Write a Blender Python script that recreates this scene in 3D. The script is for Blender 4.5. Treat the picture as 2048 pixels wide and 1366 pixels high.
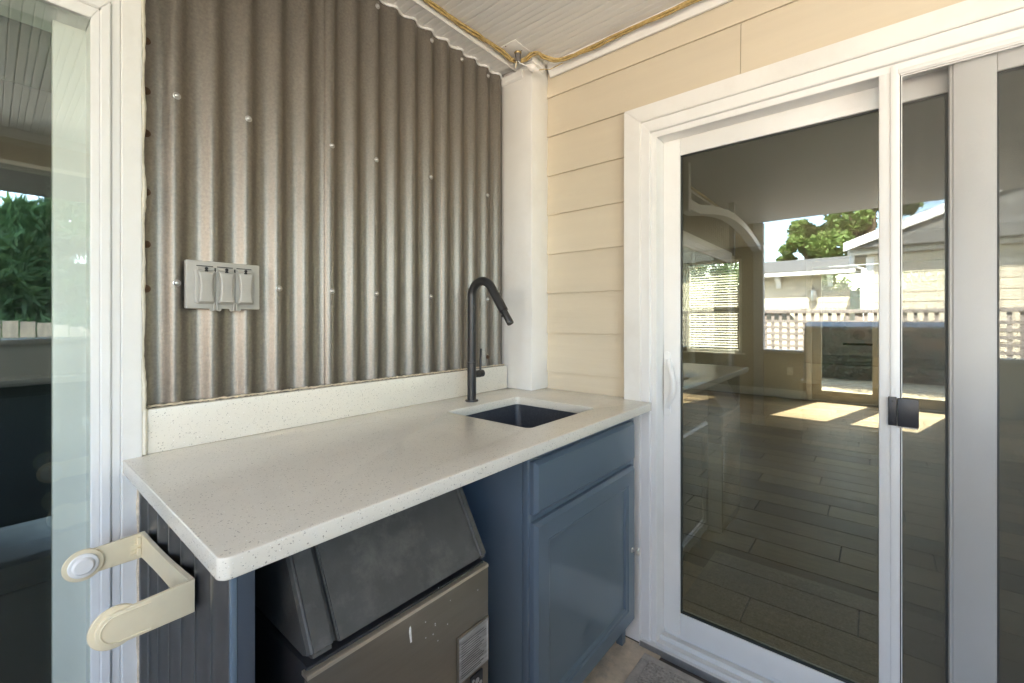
import bpy, bmesh, math, random
import numpy as np
from mathutils import Vector, Matrix, geometry
R_ = math.radians
random.seed(7); rng = np.random.default_rng(7)
for o in list(bpy.data.objects): bpy.data.objects.remove(o)
S = bpy.context.scene
COL = S.collection
H = 1.22                                   # eye height; z below is written relative to it
# ------------------------------------------------------------------ camera
cd = bpy.data.cameras.new('camera'); cam = bpy.data.objects.new('camera', cd); COL.objects.link(cam)
YAW = 39.864
cam.location = (0, 0, H); cam.rotation_euler = (R_(90), 0, R_(YAW - 90))
cd.sensor_width = 36; cd.lens = 874.22/2048*36; cd.shift_y = -43.25/2048
cd.clip_start = 0.02; cd.clip_end = 500
S.camera = cam
# ------------------------------------------------------------------ sky, sun, exposure
to_sun = Vector((0.863, -0.222, 1.0)).normalized()
W = bpy.data.worlds.new('World'); S.world = W; W.use_nodes = True
wn, wl = W.node_tree.nodes, W.node_tree.links
bg = wn['Background']
sky = wn.new('ShaderNodeTexSky'); sky.sky_type = 'NISHITA'; sky.sun_disc = False
sky.sun_elevation = math.asin(to_sun.z); sky.sun_rotation = math.atan2(to_sun.x, to_sun.y)
tc = wn.new('ShaderNodeTexCoord'); mp = wn.new('ShaderNodeMapping'); mp.inputs['Scale'].default_value = (1, 1, 3.2)
nz = wn.new('ShaderNodeTexNoise'); nz.inputs['Scale'].default_value = 3.1; nz.inputs['Detail'].default_value = 9; nz.inputs['Roughness'].default_value = .58
cr = wn.new('ShaderNodeValToRGB'); cr.color_ramp.elements[0].position = .56; cr.color_ramp.elements[1].position = .72
mx = wn.new('ShaderNodeMix'); mx.data_type = 'RGBA'; mx.inputs['B'].default_value = (9.5, 9.8, 10.4, 1)
wl.new(tc.outputs['Generated'], mp.inputs['Vector']); wl.new(mp.outputs[0], nz.inputs['Vector']); wl.new(nz.outputs['Fac'], cr.inputs['Fac'])
wl.new(cr.outputs['Color'], mx.inputs['Factor']); wl.new(sky.outputs[0], mx.inputs['A']); wl.new(mx.outputs['Result'], bg.inputs['Color'])
bg.inputs['Strength'].default_value = 0.15
sd = bpy.data.lights.new('sun', 'SUN'); sd.energy = 4.0; sd.angle = R_(.53); sd.color = (1, .95, .87)
sun = bpy.data.objects.new('sun', sd); COL.objects.link(sun); sun.location = (6, -2, 12)
sun.rotation_euler = to_sun.to_track_quat('Z', 'Y').to_euler()
S.view_settings.view_transform = 'Standard'; S.view_settings.look = 'None'; S.view_settings.gamma = 1
S.view_settings.use_curve_mapping = False
S.view_settings.exposure = 4.25
S.render.engine = 'CYCLES'
c = S.cycles
c.use_denoising = True; c.use_guiding = True; c.guiding_training_samples = 64; c.max_bounces = 14; c.diffuse_bounces = 7; c.glossy_bounces = 6; c.transmission_bounces = 8
c.transparent_max_bounces = 24; c.sample_clamp_indirect = 8; c.caustics_reflective = False; c.caustics_refractive = False

# ------------------------------------------------------------------ pixel helpers (directions only; every point is laid on a known plane)
F_, YW, HY = 874.22, R_(YAW), 639.75
FW = np.array([math.cos(YW), math.sin(YW), 0]); RT = np.array([math.sin(YW), -math.cos(YW), 0])
def ray(px, py): return FW + RT*(px-1024)/F_ + np.array([0, 0, -(py-HY)/F_])
def onX(px, py, X): r = ray(px, py); return r*X/r[0]
def onY(px, py, Y): r = ray(px, py); return r*Y/r[1]
def onZ(px, py, Z): r = ray(px, py); return r*Z/r[2]
def yat(px, X): return float(onX(px, 600, X)[1])
def xat(px, Y): return float(onY(px, 600, Y)[0])

# ------------------------------------------------------------------ materials
MATS = {}
def mat(name, col, rough=.6, metal=0, var=.06, scale=9, bump=0, bscale=60, spec=.5, dirt=None, dirt_amt=.0, stretch=(1,1,1), coat=0):
    m = bpy.data.materials.new(name); m.use_nodes = True; MATS[name] = m
    n, l = m.node_tree.nodes, m.node_tree.links; p = n['Principled BSDF']
    t = n.new('ShaderNodeTexCoord'); mpn = n.new('ShaderNodeMapping'); mpn.inputs['Scale'].default_value = stretch
    l.new(t.outputs['Object'], mpn.inputs['Vector'])
    nz = n.new('ShaderNodeTexNoise'); nz.inputs['Scale'].default_value = scale; nz.inputs['Detail'].default_value = 7; nz.inputs['Roughness'].default_value = .62
    l.new(mpn.outputs[0], nz.inputs['Vector'])
    r = n.new('ShaderNodeMapRange'); r.inputs['From Min'].default_value = .3; r.inputs['From Max'].default_value = .7
    r.inputs['To Min'].default_value = 1-var; r.inputs['To Max'].default_value = 1+var
    l.new(nz.outputs['Fac'], r.inputs['Value'])
    mm = n.new('ShaderNodeMix'); mm.data_type = 'RGBA'; mm.blend_type = 'MULTIPLY'; mm.inputs['Factor'].default_value = 1
    mm.inputs['A'].default_value = (*col, 1); l.new(r.outputs[0], mm.inputs['B'])
    out = mm.outputs['Result']
    if dirt:
        n2 = n.new('ShaderNodeTexNoise'); n2.inputs['Scale'].default_value = scale*.6; n2.inputs['Detail'].default_value = 10; n2.inputs['Roughness'].default_value = .7
        l.new(mpn.outputs[0], n2.inputs['Vector'])
        r2 = n.new('ShaderNodeMapRange'); r2.inputs['From Min'].default_value = .5; r2.inputs['From Max'].default_value = .72; r2.inputs['To Max'].default_value = dirt_amt
        l.new(n2.outputs['Fac'], r2.inputs['Value'])
        m2 = n.new('ShaderNodeMix'); m2.data_type = 'RGBA'; m2.inputs['B'].default_value = (*dirt, 1)
        l.new(r2.outputs[0], m2.inputs['Factor']); l.new(out, m2.inputs['A']); out = m2.outputs['Result']
    l.new(out, p.inputs['Base Color'])
    rr = n.new('ShaderNodeMapRange'); rr.inputs['From Min'].default_value = .3; rr.inputs['From Max'].default_value = .7
    rr.inputs['To Min'].default_value = max(.02, rough-.04); rr.inputs['To Max'].default_value = min(1, rough+.04)
    l.new(nz.outputs['Fac'], rr.inputs['Value']); l.new(rr.outputs[0], p.inputs['Roughness'])
    p.inputs['Metallic'].default_value = metal; p.inputs['Specular IOR Level'].default_value = spec
    if coat: p.inputs['Coat Weight'].default_value = coat; p.inputs['Coat Roughness'].default_value = .12
    if bump:
        nb = n.new('ShaderNodeTexNoise'); nb.inputs['Scale'].default_value = bscale; nb.inputs['Detail'].default_value = 4
        l.new(mpn.outputs[0], nb.inputs['Vector'])
        b = n.new('ShaderNodeBump'); b.inputs['Strength'].default_value = bump; b.inputs['Distance'].default_value = .004
        l.new(nb.outputs['Fac'], b.inputs['Height']); l.new(b.outputs[0], p.inputs['Normal'])
    return m
WHITE = mat('white_paint', (.78, .77, .745), .45, var=.03, scale=6, bump=.03, bscale=90, dirt=(.52, .47, .39), dirt_amt=.20)
VINYL = mat('white_vinyl', (.80, .795, .78), .35, var=.02, scale=5, dirt=(.56, .53, .46), dirt_amt=.14)
CEILM = mat('ceiling_paint', (.80, .785, .75), .55, var=.05, scale=7, bump=.02, stretch=(1, .25, 1), dirt=(.55, .5, .42), dirt_amt=.12)
SIDING = mat('cream_siding', (.635, .56, .435), .55, var=.035, scale=10, bump=.14, bscale=45, stretch=(1, .12, 1.6))
METAL = mat('bronze_corrugated', (.212, .188, .160), .375, metal=.66, var=.17, scale=150, bump=.05, bscale=420, spec=.5)
CAULK = mat('cream_caulk', (.72, .67, .56), .5, var=.1, scale=40, bump=.2)
TAN = mat('tan_sealant', (.60, .50, .37), .7, var=.25, scale=60, bump=.5, bscale=120)
BLUE = mat('blue_cabinet_paint', (.112, .152, .196), .34, var=.025, scale=5, stretch=(1, 1, .5), coat=.35)
SLATE = mat('slate_paint', (.055, .068, .088), .4, var=.05)
NAVY = mat('navy_metal', (.24, .235, .235), .34, metal=.85, var=.06, scale=40)
FAUCET = mat('matte_black_metal', (.030, .030, .031), .36, metal=.25, var=.12, scale=50, dirt=(.12, .11, .1), dirt_amt=.12)
SINK = mat('dark_composite', (.045, .048, .058), .42, var=.18, scale=180, dirt=(.2, .2, .21), dirt_amt=.2)
CHROME = mat('brushed_nickel', (.75, .73, .70), .34, metal=1, var=.05)
RUST = mat('rusty_washer', (.10, .055, .03), .7, metal=.3, var=.3, scale=200)
STEEL = mat('steel_screw', (.55, .54, .52), .35, metal=.9, var=.1, scale=100)
LIDM = mat('black_lid_plastic', (.060, .060, .057), .52, var=.2, scale=14, bump=.06, bscale=260, dirt=(.19, .185, .165), dirt_amt=.55)
ICEF = mat('bronze_steel', (.275, .238, .19), .34, metal=.75, var=.06, scale=30, stretch=(.3, 1, 3), dirt=(.2, .17, .13), dirt_amt=.2)
ICEB = mat('black_plastic', (.022, .022, .024), .35, var=.1)
LABELM = mat('streaked_label', (.33, .32, .30), .36, metal=.4, var=.35, scale=22, stretch=(1, 1, 7), dirt=(.75, .75, .74), dirt_amt=.6)  # pale horizontal streaks mixed into the plate colour
APPW = mat('appliance_white', (.7, .7, .69), .4)
BEIGE = mat('aged_plastic', (.76, .66, .46), .42, var=.05, scale=14, dirt=(.6, .48, .3), dirt_amt=.12)
KNOBW = mat('plug_plastic', (.82, .80, .77), .4, var=.03)
GREYP = mat('grey_cast_cover', (.41, .395, .36), .45, var=.06, scale=30, bump=.05, bscale=250, dirt=(.4, .37, .31), dirt_amt=.25)
DARK = mat('dark_rubber', (.018, .018, .02), .5, var=.1)
BLKPL = mat('latch_plastic', (.028, .029, .034), .38, var=.15, scale=60)
GASKET = mat('glazing_gasket', (.03, .034, .032), .5)
CONC = mat('worn_concrete', (.60, .49, .36), .85, var=.25, scale=14, bump=.6, bscale=55, dirt=(.30, .28, .25), dirt_amt=.8)
PORCHF = mat('porch_slab', (.095, .082, .07), .75, var=.2, scale=5, bump=.3, bscale=40, dirt=(.12, .1, .09), dirt_amt=.5)
MATM = mat('grey_mat', (.44, .40, .36), .9, var=.45, scale=110, bump=.5, bscale=330)
MATE = mat('mat_border', (.44, .40, .36), .85, var=.2, scale=40)
FLASH = mat('grey_flashing', (.36, .36, .36), .4, metal=.6, var=.15, scale=30, bump=.2)
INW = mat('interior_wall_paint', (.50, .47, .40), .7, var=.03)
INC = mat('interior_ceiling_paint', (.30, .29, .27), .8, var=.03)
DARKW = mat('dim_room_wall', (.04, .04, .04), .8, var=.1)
PLANK = mat('wood_plank_tile', (.42, .315, .21), .42, var=.32, scale=6, stretch=(14, 1, 1), bump=.15, bscale=30, dirt=(.40, .33, .24), dirt_amt=.5)
def vary(m, lo, hi):
    n, l = m.node_tree.nodes, m.node_tree.links; p = n['Principled BSDF']; src = p.inputs['Base Color'].links[0].from_socket
    oi = n.new('ShaderNodeObjectInfo'); r = n.new('ShaderNodeMapRange'); r.inputs['To Min'].default_value = lo; r.inputs['To Max'].default_value = hi; l.new(oi.outputs['Random'], r.inputs['Value'])
    k = n.new('ShaderNodeMix'); k.data_type = 'RGBA'; k.blend_type = 'MULTIPLY'; k.inputs['Factor'].default_value = 1; l.new(src, k.inputs['A']); l.new(r.outputs[0], k.inputs['B']); l.new(k.outputs['Result'], p.inputs['Base Color'])
vary(PLANK, .62, 1.35); vary(SIDING, .965, 1.03)
PAVER = mat('tan_paver', (.45, .38, .30), .85, var=.2, scale=12, bump=.4)
GRASS = mat('lawn', (.06, .095, .03), .9, var=.45, scale=3, bump=.8, bscale=30, dirt=(.12, .11, .06), dirt_amt=.5)
SHINGLE = mat('grey_shingle', (.15, .145, .14), .9, var=.35, scale=16, bump=.5, bscale=50, stretch=(1, 1, 4))
BARK = mat('bark', (.09, .06, .042), .9, var=.4, scale=30, bump=.8, stretch=(1, 1, .2))
BRICK = mat('stone_block', (.40, .33, .25), .85, var=.25, scale=14, bump=.5)
STAIN = mat('stainless', (.74, .74, .72), .38, metal=.45, var=.06, scale=20, stretch=(1, .1, 6))
BINM = mat('bin_plastic', (.016, .016, .017), .7, var=.2)
BLIND = mat('blind_slat', (.78, .77, .73), .5, var=.02)
LATT = mat('lattice_wood', (.30, .26, .24), .8, var=.2, scale=14)
REDB = mat('red_brick', (.33, .13, .09), .85, var=.3, scale=8, bump=.4)
PICKET = mat('weathered_picket', (.40, .34, .27), .85, var=.25, scale=20, stretch=(1, 1, .2))
def rope_mat():
    m = mat('amber_rope', (.66, .48, .19), .22, var=.35, scale=90, spec=.7)
    p = m.node_tree.nodes['Principled BSDF']; p.inputs['Transmission Weight'].default_value = .35; p.inputs['IOR'].default_value = 1.4
    return m
ROPE = rope_mat()
BOUNCE_PAVE = mat('pale_bounce_paving', (.44, .42, .385), .85, var=.15, scale=2, bump=.2)  # made-up light ground, brightens and neutralises the porch light
def leafmat(name, col, hue2):
    m = mat(name, col, .6, var=.4, scale=2.2, dirt=hue2, dirt_amt=.9)
    n, l = m.node_tree.nodes, m.node_tree.links; p = n['Principled BSDF']
    tr = n.new('ShaderNodeBsdfTranslucent'); src = p.inputs['Base Color'].links[0].from_socket; l.new(src, tr.inputs['Color'])
    ms = n.new('ShaderNodeMixShader'); ms.inputs[0].default_value = .38
    l.new(p.outputs[0], ms.inputs[1]); l.new(tr.outputs[0], ms.inputs[2]); l.new(ms.outputs[0], n['Material Output'].inputs['Surface'])
    return m
LEAF = leafmat('broad_leaf', (.15, .23, .055), (.24, .30, .08))
NEEDLE = leafmat('conifer_spray', (.13, .225, .08), (.19, .28, .10))
def quartz():
    m = mat('speckled_quartz', (.735, .69, .60), .20, var=.03, scale=6)
    n, l = m.node_tree.nodes, m.node_tree.links; p = n['Principled BSDF']
    src = p.inputs['Base Color'].links[0].from_socket
    t = n.new('ShaderNodeTexCoord')
    for sc, thr, frac, colr in ((250, .27, .80, (.38, .34, .29)), (360, .25, .72, (.54, .50, .43)), (190, .15, .88, (.22, .20, .18)), (260, .2, .8, (.84, .82, .78))):
        nn = n.new('ShaderNodeTexNoise'); nn.inputs['Scale'].default_value = sc*.8
        l.new(t.outputs['Object'], nn.inputs['Vector'])
        mixv = n.new('ShaderNodeMix'); mixv.data_type = 'VECTOR'; mixv.inputs['Factor'].default_value = .006
        l.new(t.outputs['Object'], mixv.inputs['A']); l.new(nn.outputs['Color'], mixv.inputs['B'])
        v = n.new('ShaderNodeTexVoronoi'); v.inputs['Scale'].default_value = sc; l.new(mixv.outputs['Result'], v.inputs['Vector'])
        lt = n.new('ShaderNodeMath'); lt.operation = 'LESS_THAN'; lt.inputs[1].default_value = thr; l.new(v.outputs['Distance'], lt.inputs[0])
        sp = n.new('ShaderNodeSeparateColor'); l.new(v.outputs['Color'], sp.inputs[0])
        gt = n.new('ShaderNodeMath'); gt.operation = 'GREATER_THAN'; gt.inputs[1].default_value = frac; l.new(sp.outputs[0], gt.inputs[0])
        mu = n.new('ShaderNodeMath'); mu.operation = 'MULTIPLY'; l.new(lt.outputs[0], mu.inputs[0]); l.new(gt.outputs[0], mu.inputs[1])
        mk = n.new('ShaderNodeMix'); mk.data_type = 'RGBA'; mk.inputs['B'].default_value = (*colr, 1)
        l.new(mu.outputs[0], mk.inputs['Factor']); l.new(src, mk.inputs['A']); src = mk.outputs['Result']
    l.new(src, p.inputs['Base Color'])
    return m
QUARTZ = quartz()
def glassmat(name, tint, r0):
    m = bpy.data.materials.new(name); m.use_nodes = True; MATS[name] = m
    n, l = m.node_tree.nodes, m.node_tree.links; n.remove(n['Principled BSDF'])
    tr = n.new('ShaderNodeBsdfTransparent'); tr.inputs[0].default_value = (*tint, 1)
    gl = n.new('ShaderNodeBsdfGlossy'); gl.inputs['Roughness'].default_value = 0.0; gl.inputs['Color'].default_value = (.95, 1, .96, 1)
    t = n.new('ShaderNodeTexCoord'); nz = n.new('ShaderNodeTexNoise'); nz.inputs['Scale'].default_value = 1.6; nz.inputs['Detail'].default_value = 1
    l.new(t.outputs['Object'], nz.inputs['Vector'])
    b = n.new('ShaderNodeBump'); b.inputs['Strength'].default_value = .02; b.inputs['Distance'].default_value = .02
    l.new(nz.outputs['Fac'], b.inputs['Height']); l.new(b.outputs[0], gl.inputs['Normal'])
    lw = n.new('ShaderNodeLayerWeight'); lw.inputs['Blend'].default_value = .5
    pw = n.new('ShaderNodeMath'); pw.operation = 'POWER'; pw.inputs[1].default_value = 5; l.new(lw.outputs['Facing'], pw.inputs[0])
    ma = n.new('ShaderNodeMath'); ma.operation = 'MULTIPLY_ADD'; ma.inputs[1].default_value = 1-r0; ma.inputs[2].default_value = r0; l.new(pw.outputs[0], ma.inputs[0])
    ms = n.new('ShaderNodeMixShader'); l.new(ma.outputs[0], ms.inputs[0]); l.new(tr.outputs[0], ms.inputs[1]); l.new(gl.outputs[0], ms.inputs[2])
    l.new(ms.outputs[0], n['Material Output'].inputs['Surface'])
    return m
GLASS = glassmat('tinted_glass', (.515, .505, .445), .10)
WGLASS = glassmat('window_glass', (.95, .975, .955), .085)
CLEAR = glassmat('clear_glass', (.93, .95, .93), .05)
def screenmat():
    m = bpy.data.materials.new('insect_screen'); m.use_nodes = True; MATS['insect_screen'] = m
    n, l = m.node_tree.nodes, m.node_tree.links; p = n['Principled BSDF']
    p.inputs['Base Color'].default_value = (.13, .128, .12, 1); p.inputs['Roughness'].default_value = .7
    tr = n.new('ShaderNodeBsdfTransparent'); ms = n.new('ShaderNodeMixShader')
    t = n.new('ShaderNodeTexCoord'); sx = n.new('ShaderNodeSeparateXYZ'); l.new(t.outputs['Object'], sx.inputs[0])
    outs = []
    for ax in (1, 2):
        a = n.new('ShaderNodeMath'); a.operation = 'MULTIPLY'; a.inputs[1].default_value = 620; l.new(sx.outputs[ax], a.inputs[0])
        f = n.new('ShaderNodeMath'); f.operation = 'FRACT'; l.new(a.outputs[0], f.inputs[0])
        g = n.new('ShaderNodeMath'); g.operation = 'LESS_THAN'; g.inputs[1].default_value = .09; l.new(f.outputs[0], g.inputs[0]); outs.append(g)
    mxn = n.new('ShaderNodeMath'); mxn.operation = 'MAXIMUM'; l.new(outs[0].outputs[0], mxn.inputs[0]); l.new(outs[1].outputs[0], mxn.inputs[1])
    l.new(mxn.outputs[0], ms.inputs[0]); l.new(tr.outputs[0], ms.inputs[1]); l.new(p.outputs[0], ms.inputs[2])
    l.new(ms.outputs[0], n['Material Output'].inputs['Surface'])
    return m
SCREEN = screenmat()

# ------------------------------------------------------------------ mesh helpers
def BM(): return bmesh.new()
def box(bm, x0, x1, y0, y1, z0, z1, bev=0, seg=2):
    v = [bm.verts.new((x, y, z)) for z in (z0, z1) for y in (y0, y1) for x in (x0, x1)]
    fs = [bm.faces.new([v[i] for i in q]) for q in ((0,2,3,1),(4,5,7,6),(0,1,5,4),(2,6,7,3),(0,4,6,2),(1,3,7,5))]
    if bev:
        es = list({e for f in fs for e in f.edges})
        bmesh.ops.bevel(bm, geom=es, offset=bev, segments=seg, affect='EDGES', profile=.5)
    return bm
def prism(bm, pts, axis, a, b):
    """extrude a polygon (2D) along an axis: axis 'x' pts=(y,z), 'y' pts=(x,z), 'z' pts=(x,y)"""
    def P(p, t): return {'x': (t, p[0], p[1]), 'y': (p[0], t, p[1]), 'z': (p[0], p[1], t)}[axis]
    A = [bm.verts.new(P(p, a)) for p in pts]; B = [bm.verts.new(P(p, b)) for p in pts]
    n = len(pts)
    fs = [bm.faces.new(A), bm.faces.new(B[::-1])]
    for i in range(n): fs.append(bm.faces.new((A[i], B[i], B[(i+1)%n], A[(i+1)%n])))
    return fs
def tube(bm, path, rad, seg=16, caps=True, squash=None):
    path = [Vector(p) for p in path]; n = len(path)
    rads = rad if isinstance(rad, (list, tuple)) else [rad]*n
    rings = []; nrm = None
    for i, p in enumerate(path):
        t = (path[min(i+1, n-1)] - path[max(i-1, 0)]).normalized()
        if nrm is None:
            up = Vector((0, 0, 1)) if abs(t.z) < .9 else Vector((1, 0, 0)); nrm = t.cross(up).normalized()
        else:
            nrm = (nrm - t*nrm.dot(t)).normalized()
        b = t.cross(nrm)
        rings.append([bm.verts.new(p + rads[i]*(math.cos(2*math.pi*k/seg)*nrm + math.sin(2*math.pi*k/seg)*b)) for k in range(seg)])
    for a, b in zip(rings, rings[1:]):
        for k in range(seg): bm.faces.new((a[k], a[(k+1)%seg], b[(k+1)%seg], b[k]))
    if caps: bm.faces.new(rings[0][::-1]); bm.faces.new(rings[-1])
def lathe(bm, prof, origin, axis, seg=24):
    """prof: list of (radius, height along axis)"""
    ax = Vector(axis).normalized(); up = Vector((0, 0, 1)) if abs(ax.z) < .9 else Vector((1, 0, 0))
    u = ax.cross(up).normalized(); w = ax.cross(u); o = Vector(origin); rings = []
    for r, h in prof:
        rings.append([bm.verts.new(o + ax*h + max(r, 1e-5)*(math.cos(2*math.pi*k/seg)*u + math.sin(2*math.pi*k/seg)*w)) for k in range(seg)])
    for a, b in zip(rings, rings[1:]):
        for k in range(seg): bm.faces.new((a[k], a[(k+1)%seg], b[(k+1)%seg], b[k]))
    bm.faces.new(rings[0][::-1]); bm.faces.new(rings[-1])
def smooth(me, ang=40):
    for p in me.polygons: p.use_smooth = True
    me.set_sharp_from_angle(angle=R_(ang))
def thing(name, loc, label, cat, group=None):
    o = bpy.data.objects.new(name, None); COL.objects.link(o); o.location = (loc[0], loc[1], loc[2]+H); o.empty_display_size = .05
    tag(o, label, cat, group); return o
def tag(o, label, cat, group=None, kind=None):
    if label: o['label'] = label
    if cat: o['category'] = cat
    if group: o['group'] = group
    if kind: o['kind'] = kind
    return o
def adopt(o, parent):
    o.parent = parent
    o.matrix_parent_inverse = Matrix.Translation(parent.location).inverted() if parent.type == 'EMPTY' else Matrix.Identity(4)
def obj(name, bm, m, parent=None, sm=None, kind=None):
    bmesh.ops.recalc_face_normals(bm, faces=bm.faces[:])
    bmesh.ops.translate(bm, vec=(0, 0, H), verts=bm.verts[:])
    me = bpy.data.meshes.new(name); bm.to_mesh(me); bm.free()
    if sm: smooth(me, sm)
    me.materials.append(m); o = bpy.data.objects.new(name, me); COL.objects.link(o)
    if parent: adopt(o, parent)
    if kind: o['kind'] = kind
    return o
def again(src, dx=0, dy=0, dz=0, rz=0):
    o = src.copy(); COL.objects.link(o); o.location = src.location + Vector((dx, dy, dz)); return o
def bx(name, m, parent, x0, x1, y0, y1, z0, z1, bev=0, kind=None):
    return obj(name, box(BM(), x0, x1, y0, y1, z0, z1, bev), m, parent, 35 if bev else None, kind)
def plate(loops, thick, bev, res=2):
    """2D outline with holes -> slab mesh in XY, z 0..thick, rounded edges (through a curve)"""
    cu = bpy.data.curves.new('tmp', 'CURVE'); cu.dimensions = '2D'; cu.fill_mode = 'BOTH'
    cu.extrude = max(thick/2-bev, 1e-5); cu.bevel_depth = bev; cu.bevel_resolution = res; cu.offset = -bev
    for lp in loops:
        s = cu.splines.new('POLY'); s.points.add(len(lp)-1); s.use_cyclic_u = True
        for q, p in zip(s.points, lp): q.co = (p[0], p[1], 0, 1)
    to = bpy.data.objects.new('tmp', cu); COL.objects.link(to)
    dg = bpy.context.evaluated_depsgraph_get(); me = bpy.data.meshes.new_from_object(to.evaluated_get(dg))
    bpy.data.objects.remove(to); bpy.data.curves.remove(cu)
    bm = BM(); bm.from_mesh(me); bpy.data.meshes.remove(me)
    bmesh.ops.remove_doubles(bm, verts=bm.verts[:], dist=1e-6)
    bmesh.ops.translate(bm, vec=(0, 0, thick/2), verts=bm.verts[:])
    return bm
def rrect(x0, x1, y0, y1, r, n=6, corners=(1,1,1,1)):
    pts = []
    for (cx, cy, a0, on) in ((x1-r, y0+r, -90, corners[0]), (x1-r, y1-r, 0, corners[1]), (x0+r, y1-r, 90, corners[2]), (x0+r, y0+r, 180, corners[3])):
        if on:
            for i in range(n+1):
                a = R_(a0+90*i/n); pts.append((cx+r*math.cos(a), cy+r*math.sin(a)))
        else:
            pts.append((cx+(r if cx > (x0+x1)/2 else -r), cy+(r if cy > (y0+y1)/2 else -r)))
    return pts
def xform(bm, M): bmesh.ops.transform(bm, matrix=M, verts=bm.verts[:]); return bm

# ================================================================== SETTING
FLOOR = -H
g = bx('ground', GRASS, None, -90, 90, -90, 90, FLOOR-.5, FLOOR-.10); tag(g, 'green lawn around the porch and the houses', None, kind='structure')
gp = bx('bounce_paving', BOUNCE_PAVE, None, -12.4, -2.52, -5.9, 6, FLOOR-.0995, FLOOR-.085); tag(gp, 'added pale paving bouncing light into the porch from the neighbour side', None, kind='structure')  # added reflector ground, throws neutral light into the porch
gp = bx('bounce_path', BOUNCE_PAVE, None, -2.519, 1.6, -5.9, -1.92, FLOOR-.0995, FLOOR-.084); tag(gp, 'added pale paving bouncing light into the porch from the garden side', None, kind='structure')  # same added reflector on the garden side
pf = bx('porch_floor', PORCHF, None, -2.5, 1.70, -1.9, 1.62, FLOOR-.14, FLOOR); tag(pf, 'worn concrete slab of the covered porch', None, kind='structure')
XS, XC = 1.605, 1.572          # faces of the siding and of the door casing
YP, XP = 1.138, 1.495          # faces of the corner pillar
YB, YF = 1.268, .638           # faces of the backsplash and of the counter front
CZ = -.305                     # counter top
YR = 1.298                     # middle of the corrugation
ZS, ZC = 1.095, 1.130          # soffit and ceiling
PITCH, RID = .0777, .289

# worn strip of concrete between cabinet and sill
bm = BM(); prism(bm, [(1.10, .60), (1.565, .60), (1.565, .98), (1.10, .98)], 'z', FLOOR+.0005, FLOOR+.006)
cs = obj('bare_concrete_patch', bm, CONC); tag(cs, 'sandy bare concrete strip beside the door sill', None, kind='structure')

# ------------------------------------------------------------------ roof + beadboard ceiling
rf = bx('porch_ceiling', DARKW, None, -2.62, 8.45, -4.2, 5.2, 1.30, 1.42); tag(rf, 'roof deck over porch and house', None, kind='structure')
bx('deck_fill', DARKW, rf, -2.5, 1.70, -1.6, 1.45, 1.152, 1.297)
def bead_profile(w):
    g = .0034; m = w/2
    return [(0, .012), (0, .0045), (g, 0), (m-.012-g, 0), (m-.012, .0030), (m-.012+g, 0), (m+.012-g, 0), (m+.012, .0030), (m+.012+g, 0), (w-g, 0), (w, .0045), (w, .012)]
BW = .0833
bm = BM(); prism(bm, [(x-2.42, ZC+z) for x, z in bead_profile(BW-.0006)], 'y', -1.36, 1.219)
b0 = obj('ceiling_board', bm, CEILM, rf)
for k in range(1, 49):
    b = again(b0, dx=k*BW)
# soffit strip along the metal wall
sf = thing('soffit_beam', (-.4, 1.26, ZS), 'narrow beaded white soffit beam along the top of the metal wall', 'beam')
bx('core', WHITE, sf, -2.38, XP-.001, 1.226, 1.31, ZS+.0135, ZC+.02)
bx('fascia', WHITE, sf, -2.38, XP-.001, 1.2195, 1.2255, ZS-.001, ZC+.011, .0012)
bm = BM(); prism(bm, [(x-2.38, ZS+z) for x, z in bead_profile(BW-.0006)], 'y', 1.2262, 1.3105)
s0 = obj('soffit_board', bm, CEILM, sf)
for k in range(1, 46): again(s0, dx=k*BW)
# opposite header toward the garden, end header
hb = thing('porch_header', (-.5, -1.42, .93), 'cream header beam across the open garden side of the porch', 'beam')
bx('beam', SIDING, hb, -2.5, 1.60, -1.47, -1.37, .94, 1.15, .004)
bx('trim', WHITE, hb, -2.5, 1.60, -1.372, -1.352, 1.075, 1.128, .003)
for (px_, py_, lab) in ((-2.44, -1.42, 'white porch post at the outer corner of the open porch'), (-2.44, 1.06, 'white porch post beside the end of the metal wall')):
    p = thing('porch_post', (px_, py_, FLOOR), lab, 'post', 'porch posts')
    bx('shaft', WHITE, p, px_-.05, px_+.05, py_-.05, py_+.05, FLOOR, .93 if py_ < 0 else 1.125, .004)
    bx('base_block', WHITE, p, px_-.065, px_+.065, py_-.065, py_+.065, FLOOR+.0005, FLOOR+.12, .004)
av = thing('arched_valance', (-1.15, 1.07, .8), 'white arched valance hung from the porch ceiling beside the post', 'valance')
lo, hi = [], []
for i in range(25):
    t = i/24; x_ = -2.389+2.489*t; a = math.sin(math.pi*min(1, t/.92)); lo.append((x_, .80+.14*a)); hi.append((x_, .87+.13*a))
bm = BM(); prism(bm, lo+hi[::-1], 'y', 1.03, 1.12); obj('arch_band', bm, WHITE, av, 30)
bx('hanger_block', WHITE, av, .1003, .15, 1.03, 1.12, .78, 1.1285, .003)
bx('crown_hanger', WHITE, av, -1.27, -1.22, 1.05, 1.10, .985, 1.1285, .002)
hw = thing('half_wall', (-2.44, -.1, FLOOR), 'low clad half wall with a white cap at the open end of the porch', 'wall')
bx('panel', SIDING, hw, -2.49, -2.39, -1.36, 1.005, FLOOR, -.37, .003)
bx('cap', WHITE, hw, -2.53, -2.35, -1.36, 1.005, -.3695, -.34, .004)

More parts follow.
